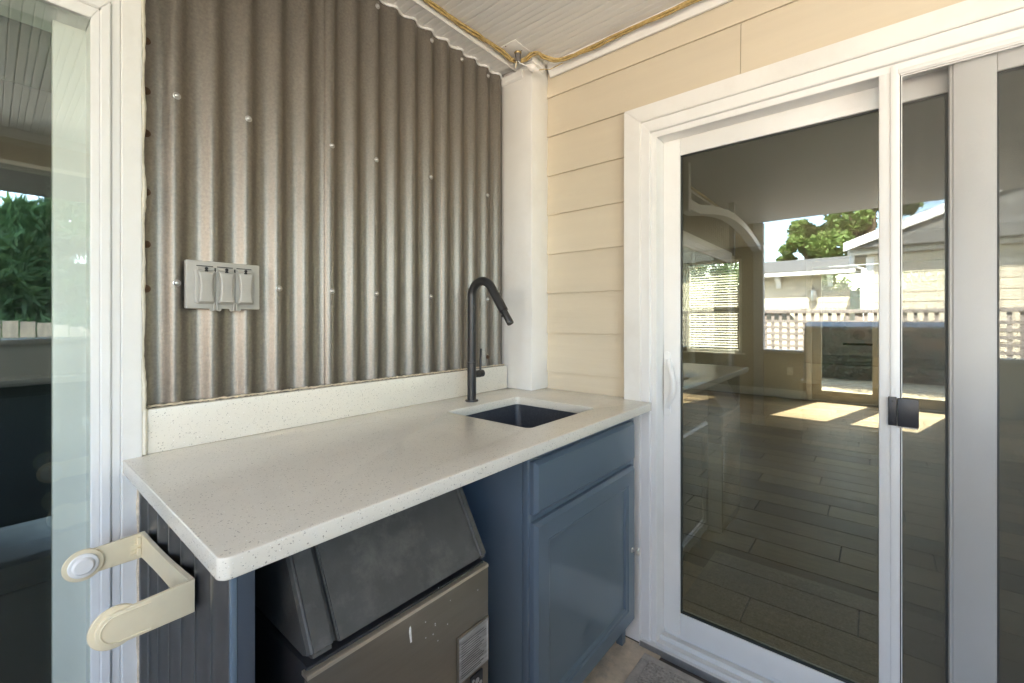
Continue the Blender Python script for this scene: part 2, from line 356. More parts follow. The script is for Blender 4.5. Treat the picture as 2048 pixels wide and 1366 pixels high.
# ------------------------------------------------------------------ metal wall (plane A)
wa = thing('metal_wall', (.86, 1.31, FLOOR), 'brown bronze corrugated metal wall above the counter', 'wall')
bx('backing', DARKW, wa, .224, 1.70, 1.3125, 1.45, FLOOR, ZC+.02)
bx('header_backing', DARKW, wa, -2.40, .2235, 1.3125, 1.45, .76, ZC+.02)
bx('end_backing', INW, wa, -2.50, -2.07, 1.3125, 1.45, FLOOR, .7595)
bx('end_return', SIDING, wa, -2.49, -2.40, 1.1105, 1.312, FLOOR, ZC+.02)
def wave(x, ph=RID): 
    c_ = math.cos(2*math.pi*(x-ph)/PITCH)
    return .0088*(c_ + .10*math.cos(4*math.pi*(x-ph)/PITCH))
def sheet(x0, x1, z0, z1, off=0, seg=14, jag=0):
    bm = BM(); n = max(2, int((x1-x0)/PITCH*seg)); rows = []
    for i in range(n+1):
        x = x0+(x1-x0)*i/n; y = YR - wave(x) - off
        jb = z0 + (random.uniform(0, jag) if jag else 0)
        rows.append([bm.verts.new(p) for p in ((x, y, jb), (x, y, z1), (x, y+.0008, z1), (x, y+.0008, jb))])
    for a, b in zip(rows, rows[1:]):
        for k in range(4): bm.faces.new((a[k], b[k], b[(k+1)%4], a[(k+1)%4]))
    bm.faces.new(rows[0]); bm.faces.new(rows[-1][::-1])
    return bm
cuts = [.226, RID+5*PITCH+.01, RID+11*PITCH+.01, XP-.006]
for i in range(3):
    obj('corrugated_sheet', sheet(cuts[i]-(.03 if i else 0), cuts[i+1], -.2015, ZS-.006, off=.0006*i), METAL, wa, 60)
obj('corrugated_sheet', sheet(-2.06, .2255, .775, ZS-.006), METAL, wa, 60)
# screws
def screw_bm(rust=False):
    bm = BM()
    if rust: lathe(bm, [(.0088, 0), (.0090, .0015), (.0062, .0022), (.0054, .0052), (.001, .0058)], (0, 0, 0), (0, -1, 0), 12)
    else: lathe(bm, [(.0082, 0), (.0084, .0010), (.0066, .0016), (.0062, .0040), (.0046, .0062), (.0018, .0070)], (0, 0, 0), (0, -1, 0), 14)
    return bm
def put_screws(pts, m, rust):
    src = None
    for (x, z) in pts:
        if src is None:
            src = obj('screw', screw_bm(rust), m, wa, 50); o = src
        else:
            o = src.copy(); COL.objects.link(o)
        o.location = (x, YR - wave(x) - .0017, z)
ks = [RID+PITCH*k for k in range(16)]
up = [(ks[k], .536) for k in (0, 2, 5, 7, 10, 14)]; mid = [(ks[k], .088) for k in (0, 3, 5, 7, 10, 14)]
top = [(ks[k]+.004, 1.052) for k in (7, 10, 12, 14)]; low = [(ks[k], -.16) for k in (14,)]
put_screws(up+mid+top, STEEL, False)
put_screws([(.2335, z) for z in (.646, .53, .432, .296, .175, .072)] + low, RUST, True)
# caulk line at the soffit, ragged
bm = BM(); pts = []
for i in range(260):
    x = .228+(XP-.232)*i/259; pts.append((x, YR - wave(x) - .003 - random.uniform(0, .0008), ZS-.0045-random.uniform(0, .0016)))
tube(bm, pts, [.0046+random.uniform(-.0006, .0010) for _ in pts], 8); obj('caulk_bead', bm, WHITE, wa, 60)
# tan sealant under the metal
bm = BM(); pts = []
for i in range(300):
    x = .232+(XP-.24)*i/299; pts.append((x, min(1.2885, YR-.006-.45*wave(x)), -.2005+random.uniform(-.0005, .0012)))
tube(bm, pts, [.0021+abs(random.gauss(0, .0009)) for _ in pts], 7); obj('sealant_bead', bm, TAN, wa, 60)
# caulk on the left edge
bm = BM(); pts = []
for i in range(90):
    z = -.205+(.9+.205)*i/89; pts.append((.2222+.0012*math.sin(i*.5)+random.uniform(-.0008, .0008), 1.2685, z))
tube(bm, pts, [.0050+.0012*math.sin(i*.37)+random.uniform(-.0005, .0005) for i in range(90)], 9); obj('edge_caulk', bm, CAULK, wa, 60)

# ------------------------------------------------------------------ corner pillar
pl = thing('corner_pillar', (1.55, 1.22, CZ), 'white boxed corner pillar standing on the counter between metal and siding', 'pillar')
bx('shaft', WHITE, pl, XP, XS+.012, YP, 1.311, CZ, ZC+.012, .0035)
def frame_mould(name, y0, y1, z0, z1):
    bm = BM(); prism(bm, [(XP-.0005, z0), (XP-.004, z0), (XP-.010, z0+.006), (XP-.010, z1-.003), (XP-.006, z1), (XP-.0005, z1)], 'y', y0, y1)
    return obj(name, bm, WHITE, pl)
frame_mould('cap_band', 1.187, 1.309, 1.056, 1.0925)
bx('cap_collar', WHITE, pl, XP-.007, XS-.03, YP-.007, 1.2185, 1.0895, 1.1004, .003)
bx('cap_moulding', WHITE, pl, XP-.015, XS-.03, YP-.015, 1.2183, 1.1006, 1.1295, .005)

# ------------------------------------------------------------------ siding wall (plane B)
wb = thing('siding_wall', (1.65, .2, FLOOR), 'cream lap siding wall around the sliding glass door', 'wall')
bx('sheathing', INW, wb, XS+.022, XS+.10, .64, 1.62, FLOOR, ZC+.02)
bx('sheathing', INW, wb, XS+.022, XS+.10, -1.26, .6398, .76, ZC+.02)
bx('sheathing', INW, wb, XS+.022, XS+.10, -3.6, -1.2602, FLOOR, ZC+.02)
EXP = .1753
def lap(y0, y1, z, h=EXP):
    bm = BM()
    prism(bm, [(XS+.0025, z), (XS+.0085, z), (XS+.0215, z+h+.012), (XS+.0125, z+h+.012), (XS+.0025, z+.004)], 'y', y0, y1)
    return obj('siding_board', bm, SIDING, wb)
for k in range(13):
    z = .994-EXP*k
    if z < FLOOR: break
    if k == 0:
        lap(-3.6, -.62, z, .10); lap(-.618, 1.20, z, .10)
    elif k == 1:
        lap(-3.6, .3492, z); lap(.3508, 1.20, z)
    else:
        lap(yat(1249, XC)+.002 if z > -.6 else .74, 1.20, z)
        lap(-3.6, -1.37, z)
# crown moulding
cm = thing('crown_moulding', (1.58, -.6, 1.06), 'white crown moulding between the siding and the porch ceiling', 'moulding')
bm = BM(); prism(bm, [(XS+.005, 1.079), (XS-.004, 1.079), (XS-.007, 1.088), (XS-.014, 1.098), (XS-.022, 1.110), (XS-.026, 1.1295), (XS+.005, 1.1295)], 'y', -1.33, YP-.0205)
obj('strip', bm, WHITE, cm, 30)

# ------------------------------------------------------------------ sliding door unit
dr = thing('sliding_glass_door', (1.64, -.3, FLOOR), 'white framed sliding glass patio door in the cream siding wall', 'door')
yo, yi = yat(1247.6, XC), yat(1280.4, XC); zo, zi = float(onX(1247.6, 224, XC)[2]), float(onX(1280.4, 245.1, XC)[2])
YR2 = -1.28                                  # far side of the unit, mirrored layout
XM = 1.579                                   # brickmould face
ym, zm = yat(1299.5, XM), float(onX(1299.5, 263.5, XM)[2])
XL = 1.592; yl0, yl = yat(1303, XL), yat(1313, XL); zl0 = zm-.002; zl = float(onX(1313, 274.5, XL)[2])
XG = 1.662                                   # sliding panel face
yg0 = yl; yg1 = yat(1360, XG); zg0 = float(onX(1326, 285, XG)[2]); zg1 = float(onX(1360, 310.7, XG)[2]); zb1 = float(onX(1361, 1228, XG)[2]); zb0 = float(onX(1328, 1256, XG)[2])
SILL = FLOOR+.018
def ring(name, m, x0, x1, outer, inner, bottom=None, mitre=True, bev=.002):
    """left, right and head pieces of a frame between two rectangles (y0 left, y1 right, z top)"""
    (oy, oy2, oz), (iy, iy2, iz) = outer, inner; zb = SILL if bottom is None else bottom
    for pts in ([(oy, zb), (oy, oz), (iy, iz), (iy, zb)], [(oy2, zb), (oy2, oz), (iy2, iz), (iy2, zb)], [(oy, oz+.0003), (oy2, oz+.0003), (iy2, iz+.0003), (iy, iz+.0003)]):
        bm = BM(); prism(bm, pts, 'x', x0, x1)
        bmesh.ops.bevel(bm, geom=bm.edges[:], offset=bev, segments=2, affect='EDGES')
        obj(name, bm, m, dr, 35)
ring('casing', WHITE, XC, XS+.021, (yo, YR2-.085, zo), (yi+.0004, YR2-.02, zi+.0004), bottom=FLOOR+.004, bev=.0022)
ring('brickmould', VINYL, XM, XS+.03, (yi, YR2-.0195, zi), (ym+.0003, YR2+.02, zm+.0003))
ring('frame_lip', VINYL, XL, XG+.03, (ym, YR2+.0203, zm), (yl+.0003, YR2+.035, zl+.0003), bev=.0015)
ring('jamb', VINYL, XG+.031, XG+.085, (ym, YR2+.0203, zm), (yl-.012, YR2+.047, zl-.012), bev=.0015)
# sill with tracks
bm = BM(); prism(bm, [(XC-.012, FLOOR+.002), (XC-.012, FLOOR+.012), (XC+.004, FLOOR+.0175), (XG+.085, FLOOR+.0175), (XG+.085, FLOOR+.002)], 'y', YR2+.0, yi-.001)
obj('sill', bm, VINYL, dr)
for xr, hh in ((XC+.012, .032), (XL+.006, .024), (XL+.034, .036), (XG+.012, .038), (XG+.075, .045)):
    bx('track_rib', VINYL, dr, xr-.0028, xr+.0028, YR2+.04, yl-.001, SILL, FLOOR+hh, .001)
bx('sill_flashing', FLASH, dr, XC-.016, XC-.0122, YR2+.0, yi-.004, FLOOR+.001, FLOOR+.024, .001)
# panels
def panel(name, xf, y0, y1, ztop, zbot, gy0, gy1, gz1, gz0, thick=.036):
    xb = xf+thick
    p = obj(name, box(BM(), xf, xb, gy0, y0, zbot, ztop, .0025), VINYL, dr, 35)
    def sub(nm, m, *a, bev=.0025): 
        o = obj(nm, box(BM(), *a, bev), m, None, 35); o.parent = p; return o
    sub('stile', VINYL, xf, xb, y1, gy1, zbot, ztop)
    sub('rail', VINYL, xf, xb, gy1+.0003, gy0-.0003, gz1, ztop)
    sub('rail', VINYL, xf, xb, gy1+.0003, gy0-.0003, zbot, gz0)
    for a in ((xf+.006, xf+.020, gy0-.0045, gy0+.001, gz0, gz1), (xf+.006, xf+.020, gy1-.001, gy1+.0045, gz0, gz1), (xf+.006, xf+.020, gy1, gy0, gz1-.0045, gz1+.001), (xf+.006, xf+.020, gy1, gy0, gz0-.001, gz0+.0045)):
        sub('gasket', GASKET, *a, bev=.0005)
    sub('glass_pane', GLASS, xf+.0115, xf+.0165, gy1+.0005, gy0-.0005, gz0+.0005, gz1-.0005, bev=0)
    return p
yr1 = yat(1896.5, XG)
panel('sliding_panel', XG, yg0, yr1-.072, zg0, zb0, yg1, yr1, zg1, zb1)
XO = 1.615
ya, yb = yat(1906, XO), yat(1994.5, XO); zt2 = float(onX(1994.5, 142, XO)[2])
panel('fixed_panel', XO, ya, YR2+.036, zg0+.004, zb0, yb, YR2+.112, zt2, zb1)
# panel edge strip seen beside the stile
bx('interlock_strip', VINYL, dr, XO+.004, XO+.034, ya+.0002, ya+.0062, zb0, zg0-.004, .001)
# pull handle
hd = thing_pts = None
bm = BM(); yh = .5*(yat(1328, XG)+yat(1343, XG)); z1h, z0h = float(onX(1335, 703, XG)[2]), float(onX(1335, 832, XG)[2])
xformed = plate([rrect(-.013, .013, z0h, z1h, .0128, 8)], .007, .002)
xform(xformed, Matrix(((0, 0, -1, XG-.0002), (1, 0, 0, yh), (0, 1, 0, 0), (0, 0, 0, 1))))
hp = obj('handle', xformed, VINYL, dr, 40)
bm = BM(); pts = []; rr_ = []
for i in range(25):
    t = i/24; z = z1h-.03+(z0h+.035-(z1h-.03))*t; a = math.sin(math.pi*t)
    pts.append((XG-.008-.020*a, yh-.004-.026*a**1.2, z)); rr_.append(.0085+.0035*math.sin(math.pi*t))
tube(bm, pts, rr_, 12); o = obj('grip', bm, VINYL, None, 60); o.parent = hp

# screen door
sdn = thing('sliding_screen_door', (1.60, -.6, FLOOR), 'white framed sliding insect screen with a black latch', 'screen door')
XN = 1.5925; XNb = XN+.016
s0y, s1y = yat(1757.5, XN), yat(1800, XN); zt, zt1 = float(onX(1757, 141, XN)[2]), float(onX(1803, 153, XN)[2])
SB = FLOOR+.037
def stile(y1, y0): return prism(BM(), [], 'x', 0, 0)
for nm, a in (('stile', (XN, XNb, s1y, s0y, SB, zt)), ('stile', (XN, XNb, YR2+.04, YR2+.085, SB, zt)), ('rail', (XN, XNb, YR2+.0853, s1y-.0003, zt1+.004, zt)), ('rail', (XN, XNb, YR2+.0853, s1y-.0003, SB, SB+.05))):
    bx(nm, VINYL, sdn, *a, bev=.003)
wst = .45*(s0y-s1y)
bx('stile_ridge', VINYL, sdn, XN-.0035, XN-.0002, s1y+.004, s1y+wst, SB+.002, zt-.002, .0012)
bx('rail_ridge', VINYL, sdn, XN-.0035, XN-.0002, YR2+.05, s1y+.0036, zt1+.008, zt1+.008+wst*.62, .0012)
sp = YR2+.089
for a in ((XN+.004, XN+.012, s1y-.0022, s1y-.0006, SB+.05, zt1+.003), ):
    bx('spline_groove', DARK, sdn, *a)
bx('spline', VINYL, sdn, XN+.001, XN+.006, s1y-.0045, s1y-.0024, SB+.05, zt1+.002)
bx('spline', VINYL, sdn, XN+.001, XN+.006, sp, s1y-.0047, zt1-.0005, zt1+.0018)
bm = BM(); box(bm, XN+.0075, XN+.0082, sp, s1y-.0022, SB+.05, zt1+.004); obj('mesh_screen', bm, SCREEN, sdn)
# latch
la0, la1 = onX(1776, 788, XN-.004), onX(1838, 854, XN-.016)
lz0, lz1 = -.288, -.210; ly0 = float(la0[1]); ly1 = float(la1[1])
lt = bx('latch', BLKPL, sdn, XN-.0125, XN-.0036, ly0-.018, ly0, lz0, lz1, .0015)
o = obj('thumb_plate', box(BM(), XN-.017, XN-.0125, ly1, ly0-.0192, lz0+.0005, lz1-.0012, .0018), BLKPL, None, 35); o.parent = lt
o = obj('strike_edge', box(BM(), XN-.0165, XN-.013, ly1+.002, ly0-.021, lz0-.003, lz0+.0002, .0006), FLASH, None); o.parent = lt
for zz in (lz1-.010, lz0+.011):
    bm = BM(); lathe(bm, [(.0028, 0), (.0028, .0008), (.0012, .0012)], (XN-.0124, ly0-.009, zz), (-1, 0, 0), 10); o = obj('screw', bm, FAUCET, None, 40); o.parent = lt

# ------------------------------------------------------------------ left window unit in plane A
lu = thing('sliding_window', (-.95, 1.3, FLOOR), 'white framed sliding glass unit beside the corrugated metal wall', 'window')
YT = 1.262
xt = {p: xat(p, YT) for p in (182, 200, 222, 242, 278)}
ZTOP = .76
XL0 = -2.06
def lring(name, m, y0, y1, outer, inner, bot, bev=.002):
    (ox, ox2, oz), (ix, ix2, iz) = outer, inner
    for pts in ([(ox, bot), (ox, oz), (ix, iz), (ix, bot)], [(ox2, bot), (ox2, oz), (ix2, iz), (ix2, bot)], [(ox, oz+.0003), (ox2, oz+.0003), (ix2, iz+.0003), (ix, iz+.0003)]):
        bm = BM(); prism(bm, pts, 'y', y0, y1)
        bmesh.ops.bevel(bm, geom=bm.edges[:], offset=bev, segments=2, affect='EDGES'); obj(name, bm, m, lu, 35)
lring('casing', WHITE, YT, 1.44, (.2205, XL0, ZTOP), (xt[242]+.0003, XL0+.05, .7083), FLOOR+.002)
lring('outer_frame', VINYL, YT+.004, 1.44, (xt[242], XL0+.0503, .708), (xt[222]+.0003, XL0+.07, .6823), FLOOR+.002)
lring('inner_frame', VINYL, YT-.001, 1.44, (xt[222], XL0+.0703, .682), (xt[200]+.0003, XL0+.09, .6583), FLOOR+.002)
lring('glazing_bead', VINYL, YT+.003, 1.40, (xt[200], XL0+.0903, .658), (xt[182], XL0+.11, .6335), FLOOR+.002, bev=.0012)
bx('glass_pane', WGLASS, lu, XL0+.1105, xt[182]-.0005, YT+.012, YT+.017, FLOOR+.07, .633)
bx('bottom_rail', VINYL, lu, XL0+.1105, xt[182]-.0003, YT+.002, 1.40, FLOOR+.002, FLOOR+.0695, .002)
# inner sash seen through the pane
YI = 1.335; xs1 = xat(105, YI)
bx('sash_stile', VINYL, lu, xs1, xs1+.078, YI, YI+.03, FLOOR+.071, .71, .002)
bx('sash_rail', VINYL, lu, XL0+.112, xs1-.0003, YI, YI+.03, float(onY(105, 38, YI)[2]), .71, .002)
bx('sash_stile', VINYL, lu, -.99, -.91, YI, YI+.03, FLOOR+.071, float(onY(105, 38, YI)[2])-.0003, .002)
bx('sash_glass', CLEAR, lu, XL0+.112, xs1-.0004, YI+.012, YI+.016, FLOOR+.071, float(onY(105, 38, YI)[2])-.0004)

# ------------------------------------------------------------------ counter
ct = thing('quartz_counter', (.87, .95, CZ-.03), 'speckled cream quartz countertop with backsplash and sink cutout', 'countertop')
sx0, sx1, sy0, sy1 = .974, 1.350, .750, 1.100
outer = [(XC-.001, YF+.004)] + [(XC-.001, yo+.003), (XS-.001, yo+.003), (XS-.001, 1.309), (.2215, 1.309), (.2215, 1.2605), (.187, 1.2605)]
rc = .015
outer += [(.187+rc+rc*math.cos(a), YF+rc+rc*math.sin(a)) for a in [R_(180+90*i/8) for i in range(9)]] + [(XC-.005, YF)]
bm = plate([outer, rrect(sx0, sx1, sy0, sy1, .018, 6)], .030, .0026)
xform(bm, Matrix.Translation((0, 0, CZ-.030))); obj('slab', bm, QUARTZ, ct, 35)
bx('backsplash', QUARTZ, ct, .2285, XP-.010, YB, 1.2895, CZ+.0004, -.2035, .0018)
bm = BM(); tube(bm, [(.2252+random.uniform(-.0005, .0005), 1.2665, CZ+.002+i*.0034) for i in range(31)], .0050, 8); obj('corner_caulk', bm, CAULK, ct, 60)

# sink
sk = thing('undermount_sink', (1.16, .925, CZ-.23), 'dark charcoal undermount sink basin set in the counter', 'sink')
bm = BM(); e = .004; oz_ = CZ-.0305
lp1 = rrect(sx0-e, sx1+e, sy0-e, sy1+e, .022, 6); lp0 = rrect(sx0+.004, sx1-.004, sy0+.004, sy1-.004, .03, 6)
lpo = rrect(sx0-.02, sx1+.02, sy0-.02, sy1+.02, .03, 6)
rings = []
for lp, z in ((lpo, oz_), (lp1, oz_), (lp0, CZ-.20), ([(1.162+(x-1.162)*.93, .925+(y-.925)*.93) for x, y in lp0], CZ-.218)):
    rings.append([bm.verts.new((x, y, z)) for x, y in lp])
for a, b in zip(rings, rings[1:]):
    for k in range(len(a)): bm.faces.new((a[k], a[(k+1)%len(a)], b[(k+1)%len(a)], b[k]))
bm.faces.new(rings[-1])
geo = bm.faces[:]; bmesh.ops.recalc_face_normals(bm, faces=geo); bmesh.ops.solidify(bm, geom=geo, thickness=-.004)
obj('basin', bm, SINK, sk, 40)
bm = BM(); lathe(bm, [(.042, 0), (.043, .002), (.036, .003), (.030, .001)], (1.162, .93, CZ-.2175), (0, 0, 1), 24); obj('drain', bm, CHROME, sk, 40)

# faucet
fx, fy = 1.163, 1.168
fc = thing('kitchen_faucet', (fx, fy, CZ), 'tall matte black pull-down faucet beside the sink', 'faucet')
bm = BM(); lathe(bm, [(.0245, 0), (.0248, .003), (.0235, .006), (.017, .0065)], (fx, fy, CZ+.0002), (0, 0, 1), 32); obj('base_flange', bm, FAUCET, fc, 40)
rf_ = .0160
bm = BM(); tube(bm, [(fx, fy, CZ+.006), (fx, fy, -.158)], rf_+.0006, 32); obj('lower_body', bm, FAUCET, fc, 40)
Rr, zc_ = .054, .088
pts = [(fx, fy, -.157+i*(zc_+.157)/8) for i in range(9)]
for i in range(1, 17):
    a = R_(145*i/16); pts.append((fx, fy-Rr+Rr*math.cos(a), zc_+Rr*math.sin(a)))
last = Vector(pts[-1]); dirn = Vector((0, -math.sin(R_(35)), -math.cos(R_(35))))
for i in range(1, 6): pts.append(tuple(last+dirn*.0215*i))
bm = BM(); tube(bm, pts, rf_, 28); obj('spout', bm, FAUCET, fc, 40)
tip = Vector(pts[-1])
bm = BM(); tube(bm, [tuple(tip+dirn*t) for t in (0, .004, .052, .054)], [.0115, .0118, .0128, .0118], 24); nzl = obj('spray_head', bm, FAUCET, fc, 40)
bm = BM(); lathe(bm, [(.0035, 0), (.0035, .004), (.002, .005)], tuple(tip+dirn*.016+Vector((-.0075, .0085, -.004))), (-.6, .7, -.4), 10); o = obj('button', bm, FAUCET, None, 40); o.parent = nzl
bm = BM(); tube(bm, [(fx+.010, fy, -.205), (fx+.036, fy, -.205)], .0135, 24); tube(bm, [(fx+.0375, fy, -.205), (fx+.058, fy, -.205)], [.0142, .0138], 24); vb = obj('valve_body', bm, FAUCET, fc, 40)
bm = BM(); tube(bm, [(fx+.047, fy, -.195), (fx+.052, fy+.004, -.145), (fx+.060, fy+.009, -.112)], [.0042, .0040, .0044], 12); o = obj('lever', bm, FAUCET, None, 50); o.parent = vb

# ------------------------------------------------------------------ triple outlet cover
oc = thing('outlet_cover', (.385, 1.28, .087), 'grey weatherproof triple outlet cover screwed to the metal wall', 'outlet')
ox0, ox1, oz0, oz1 = .303, .4665, .0275, .1455
bm = plate([rrect(ox0, ox1, oz0, oz1, .003, 3)], .017, .0022); xform(bm, Matrix(((1,0,0,0),(0,0,-1,1.2888),(0,1,0,0),(0,0,0,1)))); obj('back_plate', bm, GREYP, oc, 35)
cw = .0445
for k in range(3):
    cx = ox0+.0385+k*.0435; zc0, zc1 = oz0+.012, oz1-.012
    def outl(sc, waist, n=14):
        L = []; h = (zc1-zc0)/2*sc; zm_ = (zc0+zc1)/2
        for i in range(n+1):
            t = -1+2*i/n; L.append((cx+cw/2*.98*sc*(1-waist*(1-t*t)), zm_+h*t))
        for i in range(n+1):
            t = 1-2*i/n; L.append((cx-cw/2*.98*sc*(1-waist*(1-t*t)), zm_+h*t))
        return L
    bm = plate([rrect(cx-cw/2+.0006, cx+cw/2-.0006, zc0, zc1-.010, .006, 4)], .0065, .002); xform(bm, Matrix(((1,0,0,0),(0,0,-1,1.2716),(0,1,0,0),(0,0,0,1))))
    fcv = obj('flip_cover', bm, GREYP, oc, 40)
    bm = plate([[(x, z-.006) for x, z in outl(.80, .24)]], .0115, .0046, 4); xform(bm, Matrix(((1,0,0,0),(0,0,-1,1.2652),(0,1,0,0),(0,0,0,1)))); o = obj('raised_panel', bm, GREYP, None, 60); o.parent = fcv
    bm = BM(); tube(bm, [(cx-.0165, 1.2660, zc1-.009), (cx+.0165, 1.2660, zc1-.009)], .0035, 12); o = obj('hinge_barrel', bm, GREYP, None, 60); o.parent = fcv
    bm = BM()
    for dz in (0, -.0062): lathe(bm, [(.0036, -.001), (.0036, .0012)], (cx+.001, 1.2622, zc1-.0072+dz), (0, -1, 0), 14)
    o = obj('keyhole', bm, DARK, None, 40); o.parent = fcv
    bm = BM()
    for q in range(7):
        box(bm, cx-.0045, cx+.0045, 1.2530, 1.2542, zc0+.028+q*.0042, zc0+.0302+q*.0042)
    box(bm, cx-.0085, cx-.0070, 1.2530, 1.2542, zc0+.026, zc0+.058)
    o = obj('embossed_lettering', bm, GREYP, None); o.parent = fcv
for k in range(3):
    cx = ox0+.0385+k*.0435
    bx('hinge_gap', DARK, oc, cx-.0175, cx+.0175, 1.2708, 1.2722, oz1-.0138, oz1-.0118)
for k in range(2):
    cx = ox0+.0385+k*.0435+.0218
    bx('seam', DARK, oc, cx-.0012, cx+.0012, 1.2695, 1.2722, oz0+.010, oz1-.016)
for k in range(2):
    cx = ox0+.0385+k*.0435+.0218
    bm = BM()
    prism(bm, [(cx-.013, oz0+.001), (cx-.013, oz0-.0035), (cx-.009, oz0-.006), (cx-.002, oz0-.004), (cx+.002, oz0-.004), (cx+.009, oz0-.006), (cx+.012, oz0-.003), (cx+.012, oz0+.001)], 'y', 1.2655, 1.2705)
    for dx in (-.0042, .0022): tube(bm, [(cx+dx*.3, 1.2655, oz0+.017), (cx+dx, 1.2625, oz0+.008), (cx+dx*1.2, 1.2618, oz0-.003)], .0019, 8)
    tb = obj('latch_tab', bm, GREYP, oc, 50)

# ------------------------------------------------------------------ base cabinet under the sink
cb = thing('sink_cabinet', (1.23, 1.0, FLOOR), 'blue painted sink base cabinet with drawer front and panelled door', 'cabinet')
fxl, fxr, fyf = .905, 1.555, .702
ct_z = CZ-.0305
bx('side_panel', BLUE, cb, fxl, fxl+.018, fyf+.0195, 1.30, FLOOR+.004, ct_z-.001, .001)
bx('side_panel', BLUE, cb, fxr-.018, fxr, fyf+.0195, 1.30, FLOOR+.10, ct_z-.001, .001)
for a in ((fxl, fxl+.040, fyf, fyf+.019, FLOOR+.10, ct_z-.001), (fxr-.038, fxr, fyf, fyf+.019, FLOOR+.10, ct_z-.001)):
    bx('face_stile', BLUE, cb, *a, bev=.0012)
for z0_, z1_ in ((ct_z-.036, ct_z-.0012), (-.545, -.508), (-1.12, -1.082)):
    bx('face_rail', BLUE, cb, fxl+.0403, fxr-.0383, fyf+.0003, fyf+.0187, z0_, z1_)
bx('cabinet_floor', BLUE, cb, fxl+.0185, fxr-.0185, fyf+.02, 1.295, -1.115, -1.10)
bx('toe_kick', FLASH, cb, fxl+.020, fxr-.02, fyf+.070, fyf+.085, FLOOR+.0062, -1.117)
bx('foot', BLUE, cb, fxr-.045, fxr-.018, fyf+.025, fyf+.05, FLOOR+.0062, -1.121, .001)
def front(name, x0, x1, z0, z1):
    bm = BM(); e = .010; y1, y0 = fyf-.0006, fyf-.022
    A = [(x0, y1, z0), (x1, y1, z0), (x1, y1, z1), (x0, y1, z1)]
    B = [(x0, y0+.010, z0), (x1, y0+.010, z0), (x1, y0+.010, z1), (x0, y0+.010, z1)]
    C = [(x0+e, y0, z0+e), (x1-e, y0, z0+e), (x1-e, y0, z1-e), (x0+e, y0, z1-e)]
    V = [[bm.verts.new(p) for p in L] for L in (A, B, C)]
    bm.faces.new(V[0]); 
    for a, b in zip(V, V[1:]):
        for k in range(4): bm.faces.new((a[k], a[(k+1)%4], b[(k+1)%4], b[k]))
    return bm, V[2], y0
dl, drr = .914, 1.522
bm, C_, y0 = front('drawer_front', dl, drr, -.513, -.372); bm.faces.new(C_[::-1]); obj('drawer_front', bm, BLUE, cb)
bm, C_, y0 = front('cabinet_door', dl, drr, -1.100, -.535)
prev = C_; w = .046
for ins, yy in ((w, y0), (w+.004, y0+.005), (w+.005, y0+.0035), (w+.011, y0+.0045), (w+.017, y0+.0125)):
    x0_, x1_, z0_, z1_ = dl+.010+ins, drr-.010-ins, -1.090+ins, -.545-ins
    nw = [bm.verts.new(p) for p in ((x0_, yy, z0_), (x1_, yy, z0_), (x1_, yy, z1_), (x0_, yy, z1_))]
    for k in range(4): bm.faces.new((prev[k], prev[(k+1)%4], nw[(k+1)%4], nw[k]))
    prev = nw
bm.faces.new(prev[::-1]); cdr = obj('door', bm, BLUE, cb)
kx, kz = 1.492, -.832
bm = BM(); lathe(bm, [(.0085, 0), (.0085, .002), (.0045, .004), (.0042, .014), (.009, .017), (.0135, .020), (.0138, .023), (.012, .025), (.0085, .0255), (.008, .0245), (.0045, .0262)], (kx, fyf-.0212, kz), (0, -1, 0), 28)
o = obj('knob', bm, CHROME, None, 45); o.parent = cdr

# ------------------------------------------------------------------ end panel with metal cladding under the counter end
ep = thing('counter_end_panel', (.23, 1.0, FLOOR), 'dark metal clad end panel holding up the counter end', 'panel')
ey0, ey1 = .692, 1.2595
bx('core', SLATE, ep, .2235, .246, ey0, ey1, FLOOR+.002, ct_z-.0008, .0015)
bm = BM(); n = 130; rows = []
for i in range(n+1):
    y = ey0+.004+(ey1-ey0-.012)*i/n; x = .2135-wave(y, .735)*.88
    rows.append([bm.verts.new(p) for p in ((x, y, FLOOR+.004), (x, y, ct_z-.003), (x+.0008, y, ct_z-.003), (x+.0008, y, FLOOR+.004))])
for a, b in zip(rows, rows[1:]):
    for k in range(4): bm.faces.new((a[k], b[k], b[(k+1)%4], a[(k+1)%4]))
bm.faces.new(rows[0]); bm.faces.new(rows[-1][::-1]); obj('corrugated_sheet', bm, NAVY, ep, 60)
bx('corner_trim', BLUE, ep, .2150, .2230, ey0-.006, ey0+.0030, FLOOR+.002, ct_z-.0009, .0015)
bx('front_edge', SLATE, ep, .2232, .2462, ey0-.0045, ey0-.0002, FLOOR+.002, ct_z-.0009, .001)
bm = BM(); tube(bm, [(.214+random.uniform(-.001, .001), 1.2555, FLOOR+.02+i*.028) for i in range(31)], [.004+random.uniform(-.0008, .001) for _ in range(31)], 8); obj('edge_caulk', bm, TAN, ep, 60)

